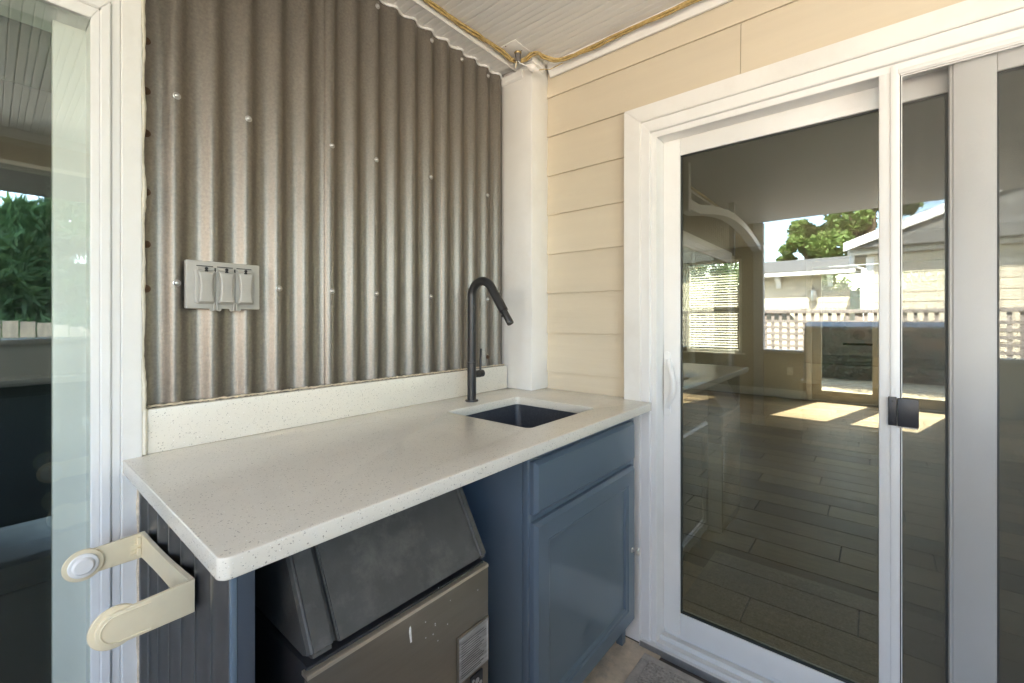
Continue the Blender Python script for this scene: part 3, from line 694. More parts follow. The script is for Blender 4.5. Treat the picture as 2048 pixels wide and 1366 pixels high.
# ------------------------------------------------------------------ ice maker
im = thing('ice_maker', (.51, .86, FLOOR), 'undercounter ice maker with black sloped lid and bronze steel front', 'ice maker')
ix0, ix1, iy = .309, .711, .662
zt_ = -.541
bx('cabinet_body', ICEB, im, ix0+.004, ix1-.003, iy+.010, 1.22, FLOOR+.012, -.535, .004)
bx('side_skin', APPW, im, ix1-.0028, ix1+.001, iy+.006, 1.20, FLOOR+.02, -.70, .001)
for fx_ in (ix0+.04, ix1-.04):
    for fy_ in (iy+.06, 1.15):
        bm = BM(); lathe(bm, [(.016, 0), (.016, .006), (.008, .007), (.008, .013)], (fx_, fy_, FLOOR), (0, 0, 1), 14); obj('foot', bm, ICEB, im, 40)
fpn = bx('front_panel', ICEF, im, ix0, ix1, iy, iy+.0095, -1.15, zt_-.0065, .0018)
bm = BM(); prism(bm, [(iy-.0004, zt_-.0062), (iy+.0005, zt_-.0010), (iy+.0035, zt_+.0006), (iy+.018, zt_+.0006), (iy+.018, zt_-.0062)], 'x', ix0, ix1); o = obj('top_lip', bm, mat('lip_steel', (.62, .54, .43), .34, metal=.8), None, 30); o.parent = fpn
# sloped lid: side cheeks + door
Pb, Pt = (iy+.001, -.522), (iy+.105, -.349)           # bottom front, top (y, z)
nrm = Vector((-(Pt[1]-Pb[1]), (Pt[0]-Pb[0]))).normalized()   # outward (toward -y, +z)
def lidpoly(o): return [(Pb[0]+nrm.x*o, Pb[1]+nrm.y*o), (Pt[0]+nrm.x*o, Pt[1]+nrm.y*o), (1.20, Pt[1]+nrm.y*o), (1.20, -.53), (Pb[0]+.02, -.53)]
def cheek(x0, x1, o, bev=.010):
    bm = BM(); fs = prism(bm, lidpoly(o), 'x', x0, x1)
    bmesh.ops.bevel(bm, geom=bm.edges[:], offset=bev, segments=3, affect='EDGES'); return bm
obj('lid_cheek', cheek(ix0+.004, ix0+.050, .004, .008), ICEB if False else LIDM, im, 40)
obj('lid_cheek', cheek(ix1-.024, ix1-.002, .004, .006), LIDM, im, 40)
bm = BM(); prism(bm, [(Pb[0]+nrm.x*.003+.002, Pb[1]+nrm.y*.003+.003), (Pt[0]+nrm.x*.003, Pt[1]+nrm.y*.003), (Pt[0]+.012, Pt[1]-.02), (Pb[0]+.022, Pb[1]-.004)], 'x', ix0+.0515, ix1-.0255)
bmesh.ops.bevel(bm, geom=bm.edges[:], offset=.0025, segments=2, affect='EDGES'); obj('lid', bm, LIDM, im, 40)
bx('lid_recess', ICEB, im, ix0+.0515, ix1-.0255, iy+.13, 1.19, -.5345, -.37)
# plate with vents, badge, paint chips
vx0, vx1 = ix1-.092, ix1-.006
pz1 = float(onY(960, 1246, iy-.003)[2]); pz0 = pz1-.092
bx('vent_surround', ICEF, im, vx0-.004, vx1+.004, iy-.0035, iy-.0002, pz0-.003, pz1+.003, .0015)
vp = bx('vent_plate', LABELM, im, vx0, vx1, iy-.0052, iy-.0038, pz0, pz1, .0005)
for q in range(15):
    zz = pz1-.014-q*.0050; o = obj('printed_line', box(BM(), vx0+.005, vx1-random.uniform(.006, .03), iy-.0055, iy-.0053, zz-.0006, zz+.0006), ICEB, None); o.parent = vp
o = obj('plate_edge', box(BM(), vx1-.0045, vx1-.003, iy-.0058, iy-.0053, pz0+.004, pz1-.004), APPW, None); o.parent = vp
bm = BM(); box(bm, ix1-.058, ix1-.022, iy-.0045, iy-.0002, pz0-.048, pz0-.010, .001); bdg = obj('badge', bm, ICEB, im, 30)
for (dx, dz, r) in ((-.012, .009, .004), (0, .004, .006), (.010, -.006, .005), (-.008, -.010, .005)):
    bm = BM(); lathe(bm, [(r, 0), (r, .0006), (r*.7, .0008), (r*.65, .0003)], (ix1-.040+dx, iy-.0046, pz0-.029+dz), (0, -1, 0), 16); o = obj('badge_scroll', bm, STEEL, None, 40); o.parent = bdg
sc0 = onY(820, 1255, iy); sc1 = onY(822, 1284, iy)
chip = mat('bare_scratch', (.75, .74, .72), .6, var=.2, scale=300)
bm = BM(); prism(bm, [(sc0[0]-.002, sc0[2]), (sc0[0]+.001, sc0[2]+.002), (sc0[0]+.0022, sc0[2]-.002), (sc1[0]+.0015, sc1[2]), (sc1[0]-.0015, sc1[2]-.001), (sc0[0]-.0022, sc0[2]-.008)], 'y', iy-.0006, iy-.0001); o = obj('scratch', bm, chip, None); o.parent = fpn
for _ in range(14):
    a = onY(random.uniform(840, 970), random.uniform(1175, 1300), iy); s = random.uniform(.0004, .0010)
    bm = BM(); box(bm, a[0]-s, a[0]+s, iy-.0005, iy-.0001, a[2]-s, a[2]+s*1.5); o = obj('scratch', bm, chip, None); o.parent = fpn

# ------------------------------------------------------------------ paper towel holder
ph = thing('paper_towel_holder', (.2, .92, -.45), 'empty cream plastic paper towel holder on the counter end panel', 'towel holder')
HX = .2005; hy0, hy1 = .800, 1.125
bz = lambda y: -.418-.030*(y-hy0)/(hy1-hy0)      # centre height, sagging toward the wall
hh = .026
bm = BM(); V = []
n = 14
for i in range(n+1):
    y = hy0+(hy1-hy0)*i/n; t = i/n; hgt = hh*(.96-.16*math.sin(math.pi*t))
    V.append([bm.verts.new(p) for p in ((HX, y, bz(y)+hgt), (HX-.006, y, bz(y)+hgt*.96), (HX-.006, y, bz(y)-hgt*.96), (HX, y, bz(y)-hgt))])
for a, b in zip(V, V[1:]):
    for k in range(4): bm.faces.new((a[k], b[k], b[(k+1)%4], a[(k+1)%4]))
bm.faces.new(V[0]); bm.faces.new(V[-1][::-1]); obj('mounting_bar', bm, BEIGE, ph, 40)
def arm(y, inward, name='arm', length=.091):
    zc0 = bz(y); cxx = HX-length+.004; r = .0238; yo_ = y-inward*.003
    pts = [(HX+.0003, zc0+hh*.96)]
    for i in range(17):
        a = math.pi/2+math.pi*i/16; pts.append((cxx+r*math.cos(a), zc0-.003+r*math.sin(a)*.94))
    pts += [(HX+.0003, zc0-hh*.96)]
    def put(bm, yc, th): return xform(bm, Matrix(((1,0,0,0),(0,0,-1,yc+th/2),(0,1,0,0),(0,0,0,1))))
    o = obj(name, put(plate([pts], .0060, .0012), yo_, .006), BEIGE, ph, 40); s = inward
    q = obj('disc', put(plate([[(cxx-.002+.0285*math.cos(6.2832*i/40), zc0-.003+.0285*math.sin(6.2832*i/40)) for i in range(40)]], .0050, .0014), yo_+s*.0052, .005), BEIGE, None, 40); q.parent = o
    bm = BM(); lathe(bm, [(.0215, 0), (.0215, .002), (.0200, .0032), (.0160, .0036), (.0140, .0070), (.0125, .0080), (.002, .0082)], (cxx-.002, yo_+s*.0078, zc0-.003), (0, s, 0), 32)
    q = obj('roll_plug', bm, KNOBW, None, 30); q.parent = o
    rim = [(HX-.045, 1)] 
    P = [(HX-.052, yo_-s*.0031, zc0+.0155)] + [(cxx+.0182*math.cos(math.pi/2+math.pi*i/14), yo_-s*.0031, zc0-.003+.0182*math.sin(math.pi/2+math.pi*i/14)) for i in range(15)] + [(HX-.052, yo_-s*.0031, zc0-.0212)]
    bm = BM(); tube(bm, P, .0011, 8); q = obj('rim', bm, BEIGE, None, 45); q.parent = o
    if name == 'arm' and inward < 0:
        for dz in (.012, .004, -.006, -.013):
            q = obj('hinge_rib', box(BM(), HX-.022, HX-.007, y-.0035, y+.0001, zc0+dz-.0012, zc0+dz+.0012), BEIGE, None); q.parent = o
        for dz in (.011, -.009):
            q = obj('hinge_knuckle', box(BM(), HX-.013, HX-.0068, y-.0075, y+.0001, zc0+dz-.007, zc0+dz+.007, .001), BEIGE, None); q.parent = o
    return o
arm(hy1-.003, -1); arm(hy0, 1)

# ------------------------------------------------------------------ ceiling socket plate, rope lights
ep_ = thing('ceiling_socket', (1.41, 1.175, ZC-.01), 'white ceiling plate with a small grey socket in the porch corner', 'socket')
bx('cover_plate', WHITE, ep_, 1.357, 1.462, 1.118, 1.212, ZC-.0045, ZC-.0004, .0012)
bm = BM(); lathe(bm, [(.0150, 0), (.0152, .002), (.0145, .005), (.0133, .007)], (1.428, 1.160, ZC-.0046), (0, 0, -1), 20); obj('brass_collar', bm, mat('brass', (.42, .30, .12), .35, metal=.8), ep_, 40)
bm = BM(); lathe(bm, [(.0125, 0), (.0130, .002), (.0125, .026), (.0105, .030)], (1.428, 1.160, ZC-.0117), (0, 0, -1), 20); obj('socket_body', bm, mat('grey_socket', (.13, .12, .115), .5), ep_, 40)
for (dx, dy) in ((-.045, -.0), (.020, -.032)):
    bm = BM(); lathe(bm, [(.0026, 0), (.0022, .0015)], (1.408+dx, 1.172+dy, ZC-.0046), (0, 0, -1), 8); obj('screw', bm, RUST, ep_, 40)
pg = thing('power_plug', (1.45, 1.12, 1.06), 'white round inline plug hanging on a thin cord by the pillar top', 'plug')
bm = BM(); tube(bm, [(1.428, 1.158, ZC-.040), (1.430, 1.150, ZC-.052), (1.438, 1.138, ZC-.060), (1.447, 1.128, ZC-.066)], .0026, 10); obj('cord', bm, WHITE, pg, 60)
ax = Vector((.55, -.65, -.30)).normalized()
bm = BM(); lathe(bm, [(.003, 0), (.006, .004), (.009, .012), (.0165, .022), (.018, .032), (.0165, .040), (.009, .043), (.004, .055), (.002, .058)], (1.445, 1.130, ZC-.064), tuple(ax), 22); obj('plug_body', bm, KNOBW, pg, 45)
bm = BM(); tube(bm, [tuple(Vector((1.445, 1.130, ZC-.064))+ax*.055), (1.492, 1.075, ZC-.078), (1.52, 1.060, ZC-.072), (1.555, 1.02, ZC-.045)], .0018, 8); obj('cord', bm, ROPE, pg, 60)
bm = BM(); tube(bm, [(1.424, 1.163, ZC-.041), (1.421, 1.165, ZC-.06), (1.423, 1.17, ZC-.07)], .0024, 8); obj('cord', bm, BEIGE, pg, 60)
def catmull(P, n=10):
    P = [Vector(p) for p in P]; P = [P[0]*2-P[1]] + P + [P[-1]*2-P[-2]]; out = []
    for i in range(1, len(P)-2):
        for k in range(n):
            t = k/n; a, b, c_, d = P[i-1:i+3]
            out.append(.5*((2*b)+(-a+c_)*t+(2*a-5*b+4*c_-d)*t*t+(-a+3*b-3*c_+d)*t**3))
    out.append(P[-2]); return out
rl = thing('rope_light', (1.3, 1.2, ZC-.02), 'amber clear rope light strung along the porch ceiling edges', 'rope light')
PA = [(-2.3, 1.205, ZC-.0145), (-1.6, 1.207, ZC-.014), (-.9, 1.204, ZC-.0145), (-.2, 1.206, ZC-.015), (.3, 1.203, ZC-.014), (.62, 1.206, ZC-.016), (.96, 1.2055, ZC-.0155), (1.09, 1.2035, ZC-.018), (1.16, 1.204, ZC-.016), (1.24, 1.199, ZC-.0165), (1.33, 1.192, ZC-.017), (1.385, 1.192, ZC-.020), (1.425, 1.187, ZC-.028), (1.450, 1.150, ZC-.032), (1.458, 1.118, ZC-.020), (1.470, 1.090, ZC-.015), (1.502, 1.080, ZC-.018), (1.535, 1.050, ZC-.030), (1.556, 1.00, ZC-.031), (1.562, .93, ZC-.029), (1.5625, .80, ZC-.028), (1.562, .68, ZC-.026), (1.560, .56, ZC-.028), (1.563, .44, ZC-.026), (1.561, .2, ZC-.027), (1.563, -.2, ZC-.026), (1.561, -.8, ZC-.027), (1.562, -1.3, ZC-.026)]
path = catmull(PA, 10)
L = len(path)
for s, (off, ph_) in enumerate(((-.0062, 0), (-.001, 1.3), (.0048, 2.4), (.001, 4))):
    bm = BM(); q = []
    for i, p in enumerate(path):
        t = (path[min(i+1, L-1)]-path[max(i-1, 0)]).normalized(); side = t.cross(Vector((0, 0, 1))).normalized()
        wob = .0022*math.sin(i*.21+ph_)+.0014*math.sin(i*.53+2*ph_)
        dz = (0, -.0045, .0004, .0062)[s] + .0016*math.sin(i*.33+ph_*2)
        q.append(p+side*(off+wob)+Vector((0, 0, min(dz, .0045))))
    tube(bm, q, .0042, 8); obj('strand', bm, ROPE, rl, 60)
for i in (118, 236):
    p = path[i]; t = (path[i+1]-path[i-1]).normalized(); bm = BM()
    tube(bm, [tuple(p-t*.004), tuple(p+t*.004)], .0100, 12); obj('joint_sleeve', bm, mat('sleeve', (.5, .36, .14), .4) if 'sleeve' not in MATS else MATS['sleeve'], rl, 40)

# ------------------------------------------------------------------ door mat
dm = thing('door_mat', (1.2, .2, FLOOR), 'grey brown ribbed door mat lying along the door sill', 'mat')
bx('pile', MATM, dm, .93, 1.498, -.25, .618, FLOOR+.0065, FLOOR+.0145, .001)
for a in ((.90, .9297, -.28, .648), (1.4983, 1.528, -.28, .648), (.93, 1.498, .6183, .648), (.93, 1.498, -.28, -.2503)):
    bx('border', MATE, dm, *a, FLOOR+.0064, FLOOR+.0115, .001)

# ================================================================== HOUSE INTERIOR behind the sliding door
IX = 8.0
ifl = bx('interior_floor', DARKW, None, 1.71, IX+.15, -4.0, 5.0, FLOOR-.12, FLOOR-.012); tag(ifl, 'subfloor of the room behind the glass door', None, kind='structure')
pw, plen = .20, 1.2
bm = box(BM(), 0, pw-.006, 0, plen-.006, FLOOR-.0118, FLOOR, .0012, 1); p0 = obj('plank', bm, PLANK, ifl, 30)
first = True
for i in range(31):
    off = -(i*.37 % plen)
    for j in range(-2, 4):
        y0_ = off+j*plen-.4
        if y0_ < -2.6 or y0_ > 2.5: continue
        if first: p0.location = (1.75+i*pw, y0_, 0); first = False; continue
        o = p0.copy(); COL.objects.link(o); o.location = (1.75+i*pw, y0_, 0)
        if (i*7+j) % 3 == 0: pass
iw = bx('interior_wall', INW, None, 1.71, IX-.001, 3.2, 3.3, FLOOR-.01, 1.29); tag(iw, 'plain wall of the room behind the glass door', None, kind='structure')
iw2 = bx('interior_wall', INW, None, 1.71, IX-.001, -3.9, -3.8, FLOOR-.01, -.75); tag(iw2, 'unseen side wall with windows added to light the room behind the glass door', None, kind='structure')  # windows out of view, added to bring daylight into the room
bx('upper_wall', INW, iw2, 1.71, IX-.001, -3.9, -3.8, 1.0, 1.29)
for k in range(5): bx('added_window_post', WHITE, iw2, 1.71+k*1.54, 1.81+k*1.54, -3.9, -3.8, -.7499, .9999)
for k in range(4): bx('added_window_pane', CLEAR, iw2, 1.8105+k*1.54, 3.2495+k*1.54, -3.853, -3.848, -.7498, .9998)
ic = bx('interior_ceiling', INC, None, 1.71, IX-.001, -3.799, 3.199, 1.20, 1.295); tag(ic, 'flat ceiling of the room behind the glass door', None, kind='structure')
fw = thing('far_interior_wall', (IX, 0, FLOOR), 'tan interior wall with patio door and blind window behind the glass', 'wall')
wy0, wy1, wz0, wz1 = 1.72, 2.62, -.55, 1.02
py0, py1, pz_ = -.86, .76, .82
for a in ((-3.8, py0, FLOOR, 1.29), (py0, py1, pz_, 1.29), (py1, wy0, FLOOR, 1.29), (wy0, wy1, FLOOR, wz0), (wy0, wy1, wz1, 1.29), (wy1, 3.2, FLOOR, 1.29)):
    bx('wall_section', INW, fw, IX, IX+.14, a[0], a[1], a[2], a[3])
for a in ((py1+.07, wy1+.5),):
    bx('baseboard', WHITE, fw, IX-.016, IX-.0005, a[0], a[1], FLOOR+.001, FLOOR+.13, .003)
bx('wall_outlet', KNOBW, fw, IX-.006, IX-.0005, 1.0, 1.08, -.86, -.74, .002)
pdr = thing('patio_door', (IX, -.05, FLOOR), 'full glass double patio door across the room behind the glass', 'door')
ymid = -.05
for (a, b) in ((ymid, py1), (py0, ymid)):
    for nm, q in (('stile', (a+.002, a+.10)), ('stile', (b-.12, b-.002))):
        bx(nm, BEIGE if False else INW, pdr, IX+.03, IX+.075, q[0], q[1], FLOOR+.02, pz_-.03, .003)
    bx('rail', INW, pdr, IX+.03, IX+.075, a+.1003, b-.1203, FLOOR+.02, FLOOR+.16, .003)
    bx('rail', INW, pdr, IX+.03, IX+.075, a+.1003, b-.1203, pz_-.15, pz_-.03, .003)
    bx('glass_pane', CLEAR, pdr, IX+.050, IX+.055, a+.1005, b-.1205, FLOOR+.1605, pz_-.1505)
bx('threshold', WHITE, pdr, IX-.03, IX+.14, py0, py1, FLOOR+.0005, FLOOR+.019, .002)
for a in ((py1-.0015, py1+.07, FLOOR, pz_+.07), (py0-.07, py0+.0015, FLOOR, pz_+.07), (py0+.002, py1-.002, pz_-.03+.0015, pz_+.07)):
    bx('casing', WHITE, pdr, IX-.018, IX-.0008, *a, bev=.003)
wd = thing('blind_window', (IX, 2.2, wz0), 'window with white slatted blinds in the room behind the glass', 'window')
ymw = (wy0+wy1)/2
for a in ((wy0, wy0+.05, wz0, wz1), (wy1-.05, wy1, wz0, wz1), (wy0+.0503, wy1-.0503, wz0, wz0+.05), (wy0+.0503, wy1-.0503, wz1-.05, wz1), (wy0+.0503, wy1-.0503, .2, .25)):
    bx('frame', WHITE, wd, IX+.03, IX+.08, *a, bev=.003)
bx('glass_pane', CLEAR, wd, IX+.052, IX+.056, wy0+.051, wy1-.051, wz0+.051, wz1-.051)
bx('sill', WHITE, wd, IX-.05, IX+.029, wy0-.05, wy1+.05, wz0-.03, wz0-.0005, .004)
bm = BM(); xform(box(bm, -.022, .022, wy0+.06, wy1-.06, -.0016, .0016), Matrix.Translation((IX+.003, 0, wz1-.06)) @ Matrix.Rotation(R_(-28), 4, 'Y')); sl = obj('slat', bm, BLIND, wd)
for k in range(1, 34): again(sl, dz=-k*.043)
bx('head_rail', BLIND, wd, IX-.022, IX+.028, wy0+.055, wy1-.055, wz1-.048, wz1-.003, .003)
# house end walls that close the rooms
bm = box(BM(), 1.71, 8.15, 3.301, 3.40, FLOOR-.01, 1.29); 
o = obj('rear_house_wall', bm, SIDING); tag(o, 'outer cream wall behind the interior room', 'wall')
# patio beyond
pt = bx('patio', CONC, None, IX+.145, 13.0, -3.0, 3.2, FLOOR-.14, FLOOR-.075); tag(pt, 'sand bed of the paved patio beyond the room', None, kind='structure')
v0 = None
for i in range(18):
    for j in range(13):
        s = .0 if i % 2 else .11
        x_, y_ = IX+.16+i*.20, -1.3+j*.22+s
        if v0 is None:
            v0 = obj('paver', box(BM(), 0, .194, 0, .214, FLOOR-.075, FLOOR-.03, .005, 1), PAVER, pt, 30); v0.location = (x_, y_, 0); continue
        o = v0.copy(); COL.objects.link(o); o.location = (x_, y_, random.uniform(-.003, .003))

# ================================================================== LEFT ROOM behind the window
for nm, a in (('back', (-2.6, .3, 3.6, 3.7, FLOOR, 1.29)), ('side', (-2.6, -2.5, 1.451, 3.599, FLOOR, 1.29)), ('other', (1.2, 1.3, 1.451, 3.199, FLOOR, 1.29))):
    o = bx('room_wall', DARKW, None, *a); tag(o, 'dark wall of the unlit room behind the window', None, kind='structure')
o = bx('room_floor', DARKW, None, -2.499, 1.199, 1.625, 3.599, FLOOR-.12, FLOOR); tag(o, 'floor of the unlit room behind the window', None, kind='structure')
cbn = thing('storage_bin', (-.12, 1.95, FLOOR), 'black storage bin with a rounded lid behind the window glass', 'bin')
bx('bin_body', BINM, cbn, -.48, .16, 1.66, 1.94, FLOOR+.001, -.68, .02)
bx('bin_lid', BINM, cbn, -.50, .18, 1.63, 1.97, -.679, -.60, .03)

# ================================================================== OUTDOORS: bar behind the viewer
br = thing('garden_bar', (0, -1.1, FLOOR), 'outdoor bar with raised speckled ledge mirrored in the window', 'bar')
bx('base', ICEB, br, -1.1, 1.1, -1.33, -1.02, FLOOR+.001, -.345, .004)
bx('counter_slab', QUARTZ, br, -1.13, 1.13, -1.345, -.86, -.3445, -.310, .006)
bx('riser', QUARTZ, br, -1.13, 1.13, -1.345, -1.005, -.3095, -.135, .003)
bx('ledge', QUARTZ, br, -1.15, 1.15, -1.349, -.985, -.1345, -.105, .006)
for k in range(4): bx('door_panel', SLATE, br, -1.05+k*.53, -.56+k*.53, -1.019, -1.004, FLOOR+.1, -.42, .003)

# grill against the half wall
gr = thing('gas_grill', (-2.03, .05, FLOOR), 'stainless gas grill with round emblem set on a stone block base', 'grill')
gy0, gy1 = -.474, .569
gx0, gx1 = -2.33, -1.80
bx('stone_core', CONC, gr, gx0+.02, gx1-.02, gy0+.02, gy1-.02, FLOOR+.001, -.62)
b0 = None
for r in range(6):
    for q in range(5):
        w = (gy1-gy0)/4.5; y0_ = gy0+q*w-(w/2 if r % 2 else 0); y1_ = y0_+w-.006
        y0_, y1_ = max(y0_, gy0), min(y1_, gy1)
        if y1_-y0_ < .03: continue
        z0_ = FLOOR+.002+r*.0995
        bx('stone_block', BRICK, gr, gx1-.0195, gx1+.004+random.uniform(0, .006), y0_, y1_, z0_, z0_+.0935, .004)
bx('top_slab', STAIN, gr, gx0, gx1+.02, gy0-.01, gy1+.01, -.6195, -.59, .003)
bx('control_panel', STAIN, gr, gx1-.10, gx1-.002, gy0+.01, gy1-.01, -.5895, -.43, .006)
for yk in (.40, .20, .0, -.2, -.38):
    bm = BM(); lathe(bm, [(.030, 0), (.030, .006), (.022, .010), (.020, .032), (.017, .034)], (gx1-.0018, yk, -.505), (1, 0, 0), 20); obj('burner_knob', bm, STAIN, gr, 40)
bm = BM(); prism(bm, [(gx1-.03, -.4295), (gx1-.005, -.40), (gx1-.012, -.22), (gx1-.06, -.07), (gx1-.16, -.02), (gx0+.08, -.018), (gx0+.02, -.08), (gx0+.02, -.4295)], 'y', gy0+.012, gy1-.012)
bmesh.ops.bevel(bm, geom=bm.edges[:], offset=.012, segments=3, affect='EDGES'); hood = obj('hood', bm, STAIN, gr, 35)
bm = BM(); tube(bm, [(gx1+.03, gy0+.1, -.33), (gx1+.03, gy1-.1, -.33)], .012, 14); tube(bm, [(gx1-.015, gy0+.13, -.33), (gx1+.03, gy0+.13, -.33)], .009, 10); tube(bm, [(gx1-.015, gy1-.13, -.33), (gx1+.03, gy1-.13, -.33)], .009, 10); o = obj('hood_handle', bm, STAIN, None, 50); o.parent = hood
bm = BM(); lathe(bm, [(.046, 0), (.046, .004), (.036, .005), (.035, .002), (.02, .002)], (gx1-.023, .13, -.14), (1, 0, .3), 28); o = obj('emblem', bm, STEEL, None, 40); o.parent = hood
bx('name_strip', ICEB, gr, gx1-.012, gx1-.0065, .03, .25, -.236, -.216)

# lattice fence beyond the half wall
def lattice(x, y0, y1, z0, z1, label):
    t = thing('lattice_fence', (x, (y0+y1)/2, FLOOR-.1), label, 'fence')
    n = int((y1-y0)/.105)
    for i in range(n+1): bx('upright_slat', LATT, t, x-.006, x+.006, y0+i*.105-.022, y0+i*.105+.022, z0, z1)
    m_ = int((z1-z0)/.095)
    for j in range(m_): bx('cross_slat', LATT, t, x+.0065, x+.016, y0, y1, z0+j*.095+.01, z0+j*.095+.05)
    bx('top_rail', LATT, t, x-.03, x+.04, y0-.03, y1+.03, z1+.0005, z1+.055, .004)
    k = y0
    while k <= y1+.01:
        bx('post', LATT, t, x-.085, x-.007, k-.04, k+.04, FLOOR-.1, z1, .003); k += 1.6
    bx('brick_base', REDB, t, x-.1, x+.06, y0, y1, FLOOR-.1, z0-.001)
lattice(-4.7, -4.6, 3.4, -.72, .10, 'brown lattice fence on a brick base facing the porch')

# neighbour house: main body with entry, and a nearer wing
def gutter_eave(t, x, y0, y1, z): bx('gutter', WHITE, t, x, x+.12, y0, y1, z-.11, z, .01)
nh = thing('neighbour_house', (-16, 4, FLOOR), 'cream neighbour house with grey shingle roof and arched garage window', 'house')
bx('wall', SIDING, nh, -22, -12.6, .6, 14, FLOOR-.1, 1.35)
for k in range(14): bx('siding_board', SIDING, nh, -12.598, -12.585, .6, 14, FLOOR-.05+k*.18, FLOOR+.115+k*.18)
bm = BM(); prism(bm, [(-12.05, 1.38), (-12.05, 1.46), (-17.0, 2.35), (-22.4, 1.46), (-22.4, 1.38)], 'y', .2, 14.4); obj('roof', bm, SHINGLE, nh)
gutter_eave(nh, -12.16, .2, 14.4, 1.42)
for k in range(8): 
    bm = BM(); prism(bm, [(-12.58, .98), (-12.50, .98), (-12.42, 1.15), (-12.2, 1.24), (-12.2, 1.31), (-12.58, 1.31)], 'y', 1.0+k*1.3, 1.12+k*1.3); obj('corbel', bm, WHITE, nh)
bx('garage_trim', WHITE, nh, -12.584, -12.54, 1.6, 4.6, .35, .52)
gd = bx('garage_door', SIDING, nh, -12.584, -12.56, 1.8, 4.4, FLOOR-.1, .349)
for s in (0, 1):
    pts = [(1.95+s*1.2, .0), (3.05+s*1.2, .0)] + [(2.5+s*1.2+.55*math.cos(math.pi*i/10), .0+.26*math.sin(math.pi*i/10)) for i in range(1, 10)]
    bm = BM(); prism(bm, pts, 'x', -12.5585, -12.55); o = obj('arched_pane', bm, GASKET, None); o.parent = gd
bm = BM(); lathe(bm, [(.02, 0), (.09, .03), (.11, .1), (.09, .32), (.12, .34), (.03, .42)], (-12.44, 1.45, .55), (0, 0, 1), 8); obj('wall_lantern', bm, STEEL, nh, 30)
nw_ = thing('neighbour_wing', (-9, -4, FLOOR), 'cream clad gabled wing of the neighbour house with white rake boards', 'house')
bx('wall', SIDING, nw_, -12.58, -7.6, -9, .15, FLOOR-.1, 1.34)
for k in range(14): bx('siding_board', SIDING, nw_, -7.598, -7.585, -9, .15, FLOOR-.05+k*.18, FLOOR+.115+k*.18)
bx('corner_board', WHITE, nw_, -7.584, -7.56, .05, .17, FLOOR-.1, 1.2)
bm = BM(); prism(bm, [(.45, 1.36), (.45, 1.44), (-4.4, 3.3), (-9.5, 1.40), (-9.5, 1.30)], 'x', -12.5, -7.2); obj('roof', bm, SHINGLE, nw_)
bm = BM(); prism(bm, [(.50, 1.30), (.50, 1.46), (-4.4, 3.34), (-9.5, 1.42), (-9.5, 1.26), (-4.4, 3.12)], 'x', -7.199, -7.12); obj('rake_board', bm, WHITE, nw_)
bm = BM(); prism(bm, [(.1, 1.341), (-4.4, 3.0), (-8.9, 1.281)], 'x', -7.62, -7.58); obj('gable_wall', bm, SIDING, nw_)
gutter_eave(nw_, -7.58, -9, .45, 1.37)
bm = BM(); tube(bm, [(-7.5, .38, 1.26), (-7.5, .38, 1.06), (-7.52, .2, .98), (-7.52, .2, FLOOR)], .045, 10); obj('downspout', bm, WHITE, nw_, 40)

# garden fence
def picket_fence(y, x0, x1):
    t = thing('picket_fence', ((x0+x1)/2, y, FLOOR-.1), 'weathered scalloped picket fence in front of the conifers', 'fence')
    n = int((x1-x0)/.155); src = None
    for i in range(n):
        x = x0+i*.155; ph = (x-x0) % 2.0/2.0; ht = -.16+.15*math.sin(math.pi*ph)
        o = bx('picket', PICKET, t, x, x+.14, y-.01, y+.01, FLOOR-.1, ht)
    for z in (-.95, -.35): bx('rail', PICKET, t, x0, x1, y-.05, y-.0105, z, z+.08)
picket_fence(-6.2, -5, 6)

# trees
random.seed(21); rng = np.random.default_rng(21)
def leaf_cloud(centers, radii, n, size, m, name, parent, elong=1.0, droop=0.0, flat=1.0):
    centers = np.array(centers); radii = np.array(radii)
    idx = rng.choice(len(centers), n, p=radii**2/np.sum(radii**2))
    d = rng.normal(size=(n, 3)); d /= np.linalg.norm(d, axis=1)[:, None]
    r = radii[idx]*rng.uniform(.45, 1.05, n)**.6
    P = centers[idx]+d*r[:, None]*np.array([1, 1, flat])
    a = rng.normal(size=(n, 3)); a[:, 2] -= droop; a /= np.linalg.norm(a, axis=1)[:, None]
    b = rng.normal(size=(n, 3)); b -= a*np.sum(a*b, axis=1)[:, None]; b /= np.linalg.norm(b, axis=1)[:, None]
    s = size*rng.uniform(.6, 1.4, n)[:, None]
    V = np.empty((n, 4, 3)); V[:, 0] = P-a*s*elong; V[:, 1] = P+b*s*.5; V[:, 2] = P+a*s*elong; V[:, 3] = P-b*s*.5
    V[:, :, 2] += H
    me = bpy.data.meshes.new(name); me.from_pydata(V.reshape(-1, 3).tolist(), [], [[4*i, 4*i+1, 4*i+2, 4*i+3] for i in range(n)]); me.materials.append(m)
    o = bpy.data.objects.new(name, me); COL.objects.link(o); adopt(o, parent); return o
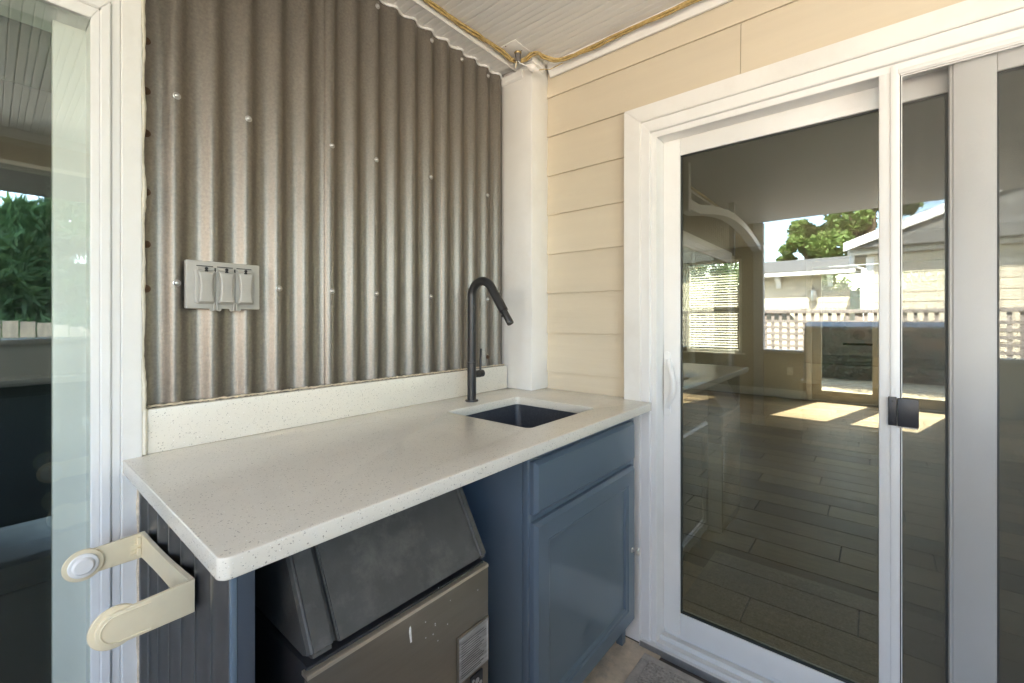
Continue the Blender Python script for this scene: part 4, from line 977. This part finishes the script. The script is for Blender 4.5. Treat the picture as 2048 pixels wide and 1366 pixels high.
def broad_tree(x, y, h, rad, label, n=9000, size=.13):
    t = thing('leafy_tree', (x, y, FLOOR-.1), label, 'tree', 'leafy trees beyond the houses')
    z0 = FLOOR-.1; bm = BM(); tube(bm, [(x, y, z0), (x+.1, y, z0+h*.3), (x-.05, y+.1, z0+h*.6), (x, y, z0+h*.85)], [h*.035, h*.028, h*.018, .03], 10); obj('trunk', bm, BARK, t, 60)
    C, Rr = [], []
    for i in range(26):
        a = random.uniform(0, 6.28); q = random.uniform(0, 1)**.5*rad*.8; zz = z0+h*random.uniform(.42, .97); k = 1-abs((zz-z0)/h-.62)*1.1
        C.append((x+q*k*math.cos(a), y+q*k*math.sin(a), zz)); Rr.append(random.uniform(.22, .42)*rad*.8)
        if i < 9:
            bm = BM(); tube(bm, [(x, y, z0+h*.35+i*.02*h), ((x+C[-1][0])/2, (y+C[-1][1])/2, (z0+h*.4+zz)/2), C[-1]], [h*.012, h*.008, .012], 6); obj('limb', bm, BARK, t, 60)
    leaf_cloud(C, Rr, n, size, LEAF, 'crown', t, flat=.75)
broad_tree(-20.5, .2, 9.2, 2.6, 'tall leafy tree rising behind the neighbour wing roof', 16000, .12)
broad_tree(-22, 2.5, 6.0, 1.7, 'rounder leafy tree above the grey shingle roof', 11000, .11)
broad_tree(-18, -7.5, 9, 3.2, 'leafy tree past the far gable of the wing', 9000, .16)
def conifer(x, y, h, rad, label, n=12000):
    t = thing('conifer', (x, y, FLOOR-.1), label, 'tree', 'conifers behind the picket fence')
    z0 = FLOOR-.1; bm = BM(); tube(bm, [(x, y, z0), (x, y, z0+h*.97)], [h*.022, .02], 9); obj('trunk', bm, BARK, t, 60)
    C, Rr = [], []
    for i in range(90):
        u = random.uniform(.04, .98); a = random.uniform(0, 6.28); rr = rad*(1-u)**.75+.12; q = rr*random.uniform(.35, 1)
        C.append((x+q*math.cos(a), y+q*math.sin(a), z0+h*u-.12*q)); Rr.append(.16+.26*rr*.7)
    leaf_cloud(C, Rr, n, .055, NEEDLE, 'crown', t, elong=3.3, droop=.8, flat=.55)
conifer(-1.05, -8.2, 5.8, 1.6, 'feathery bright green conifer behind the picket fence', 15000); conifer(.42, -8.8, 3.35, 1.5, 'shorter conifer between the feathery one and the dark one', 20000); conifer(.3, -11.2, 2.9, 2.6, 'low spreading conifer behind the shorter one', 16000)
conifer(1.68, -8.4, 6.4, 1.6, 'dark dense conifer beyond the garden bar', 15000)

hg = thing('shade_hedge', (11.8, .3, FLOOR-.1), 'added dark clipped hedge shading the patio beyond the room', 'hedge')  # hedge added to shade the patio and darken the view through the door
C = [(11.8+random.uniform(-.35, .35), -5+10*i/60, FLOOR+random.uniform(.1, 1.75)) for i in range(61)] + [(11.8+random.uniform(-.3, .3), random.uniform(-5, 5), FLOOR+random.uniform(.2, 1.8)) for i in range(120)]
leaf_cloud(C, [.42]*len(C), 26000, .06, leafmat('hedge_leaf', (.035, .055, .026), (.05, .075, .03)), 'foliage', hg)
bx('stem_core', BARK, hg, 11.65, 11.95, -5, 5, FLOOR-.1, .62)

for (x_, y_, h_, lab) in ((14.6, -1.2, 4.6, 'conifer added beyond the hedge to block bright sky behind the patio door'), (14.2, 2.0, 5.0, 'conifer added beyond the hedge to block bright sky behind the blind window'), (14.8, 4.6, 5.2, 'wide conifer added past the patio hedge end to block bright sky')):  # trees added to hide bright sky seen through the room's far openings
    conifer(x_, y_, h_, 1.9, lab, 7000)
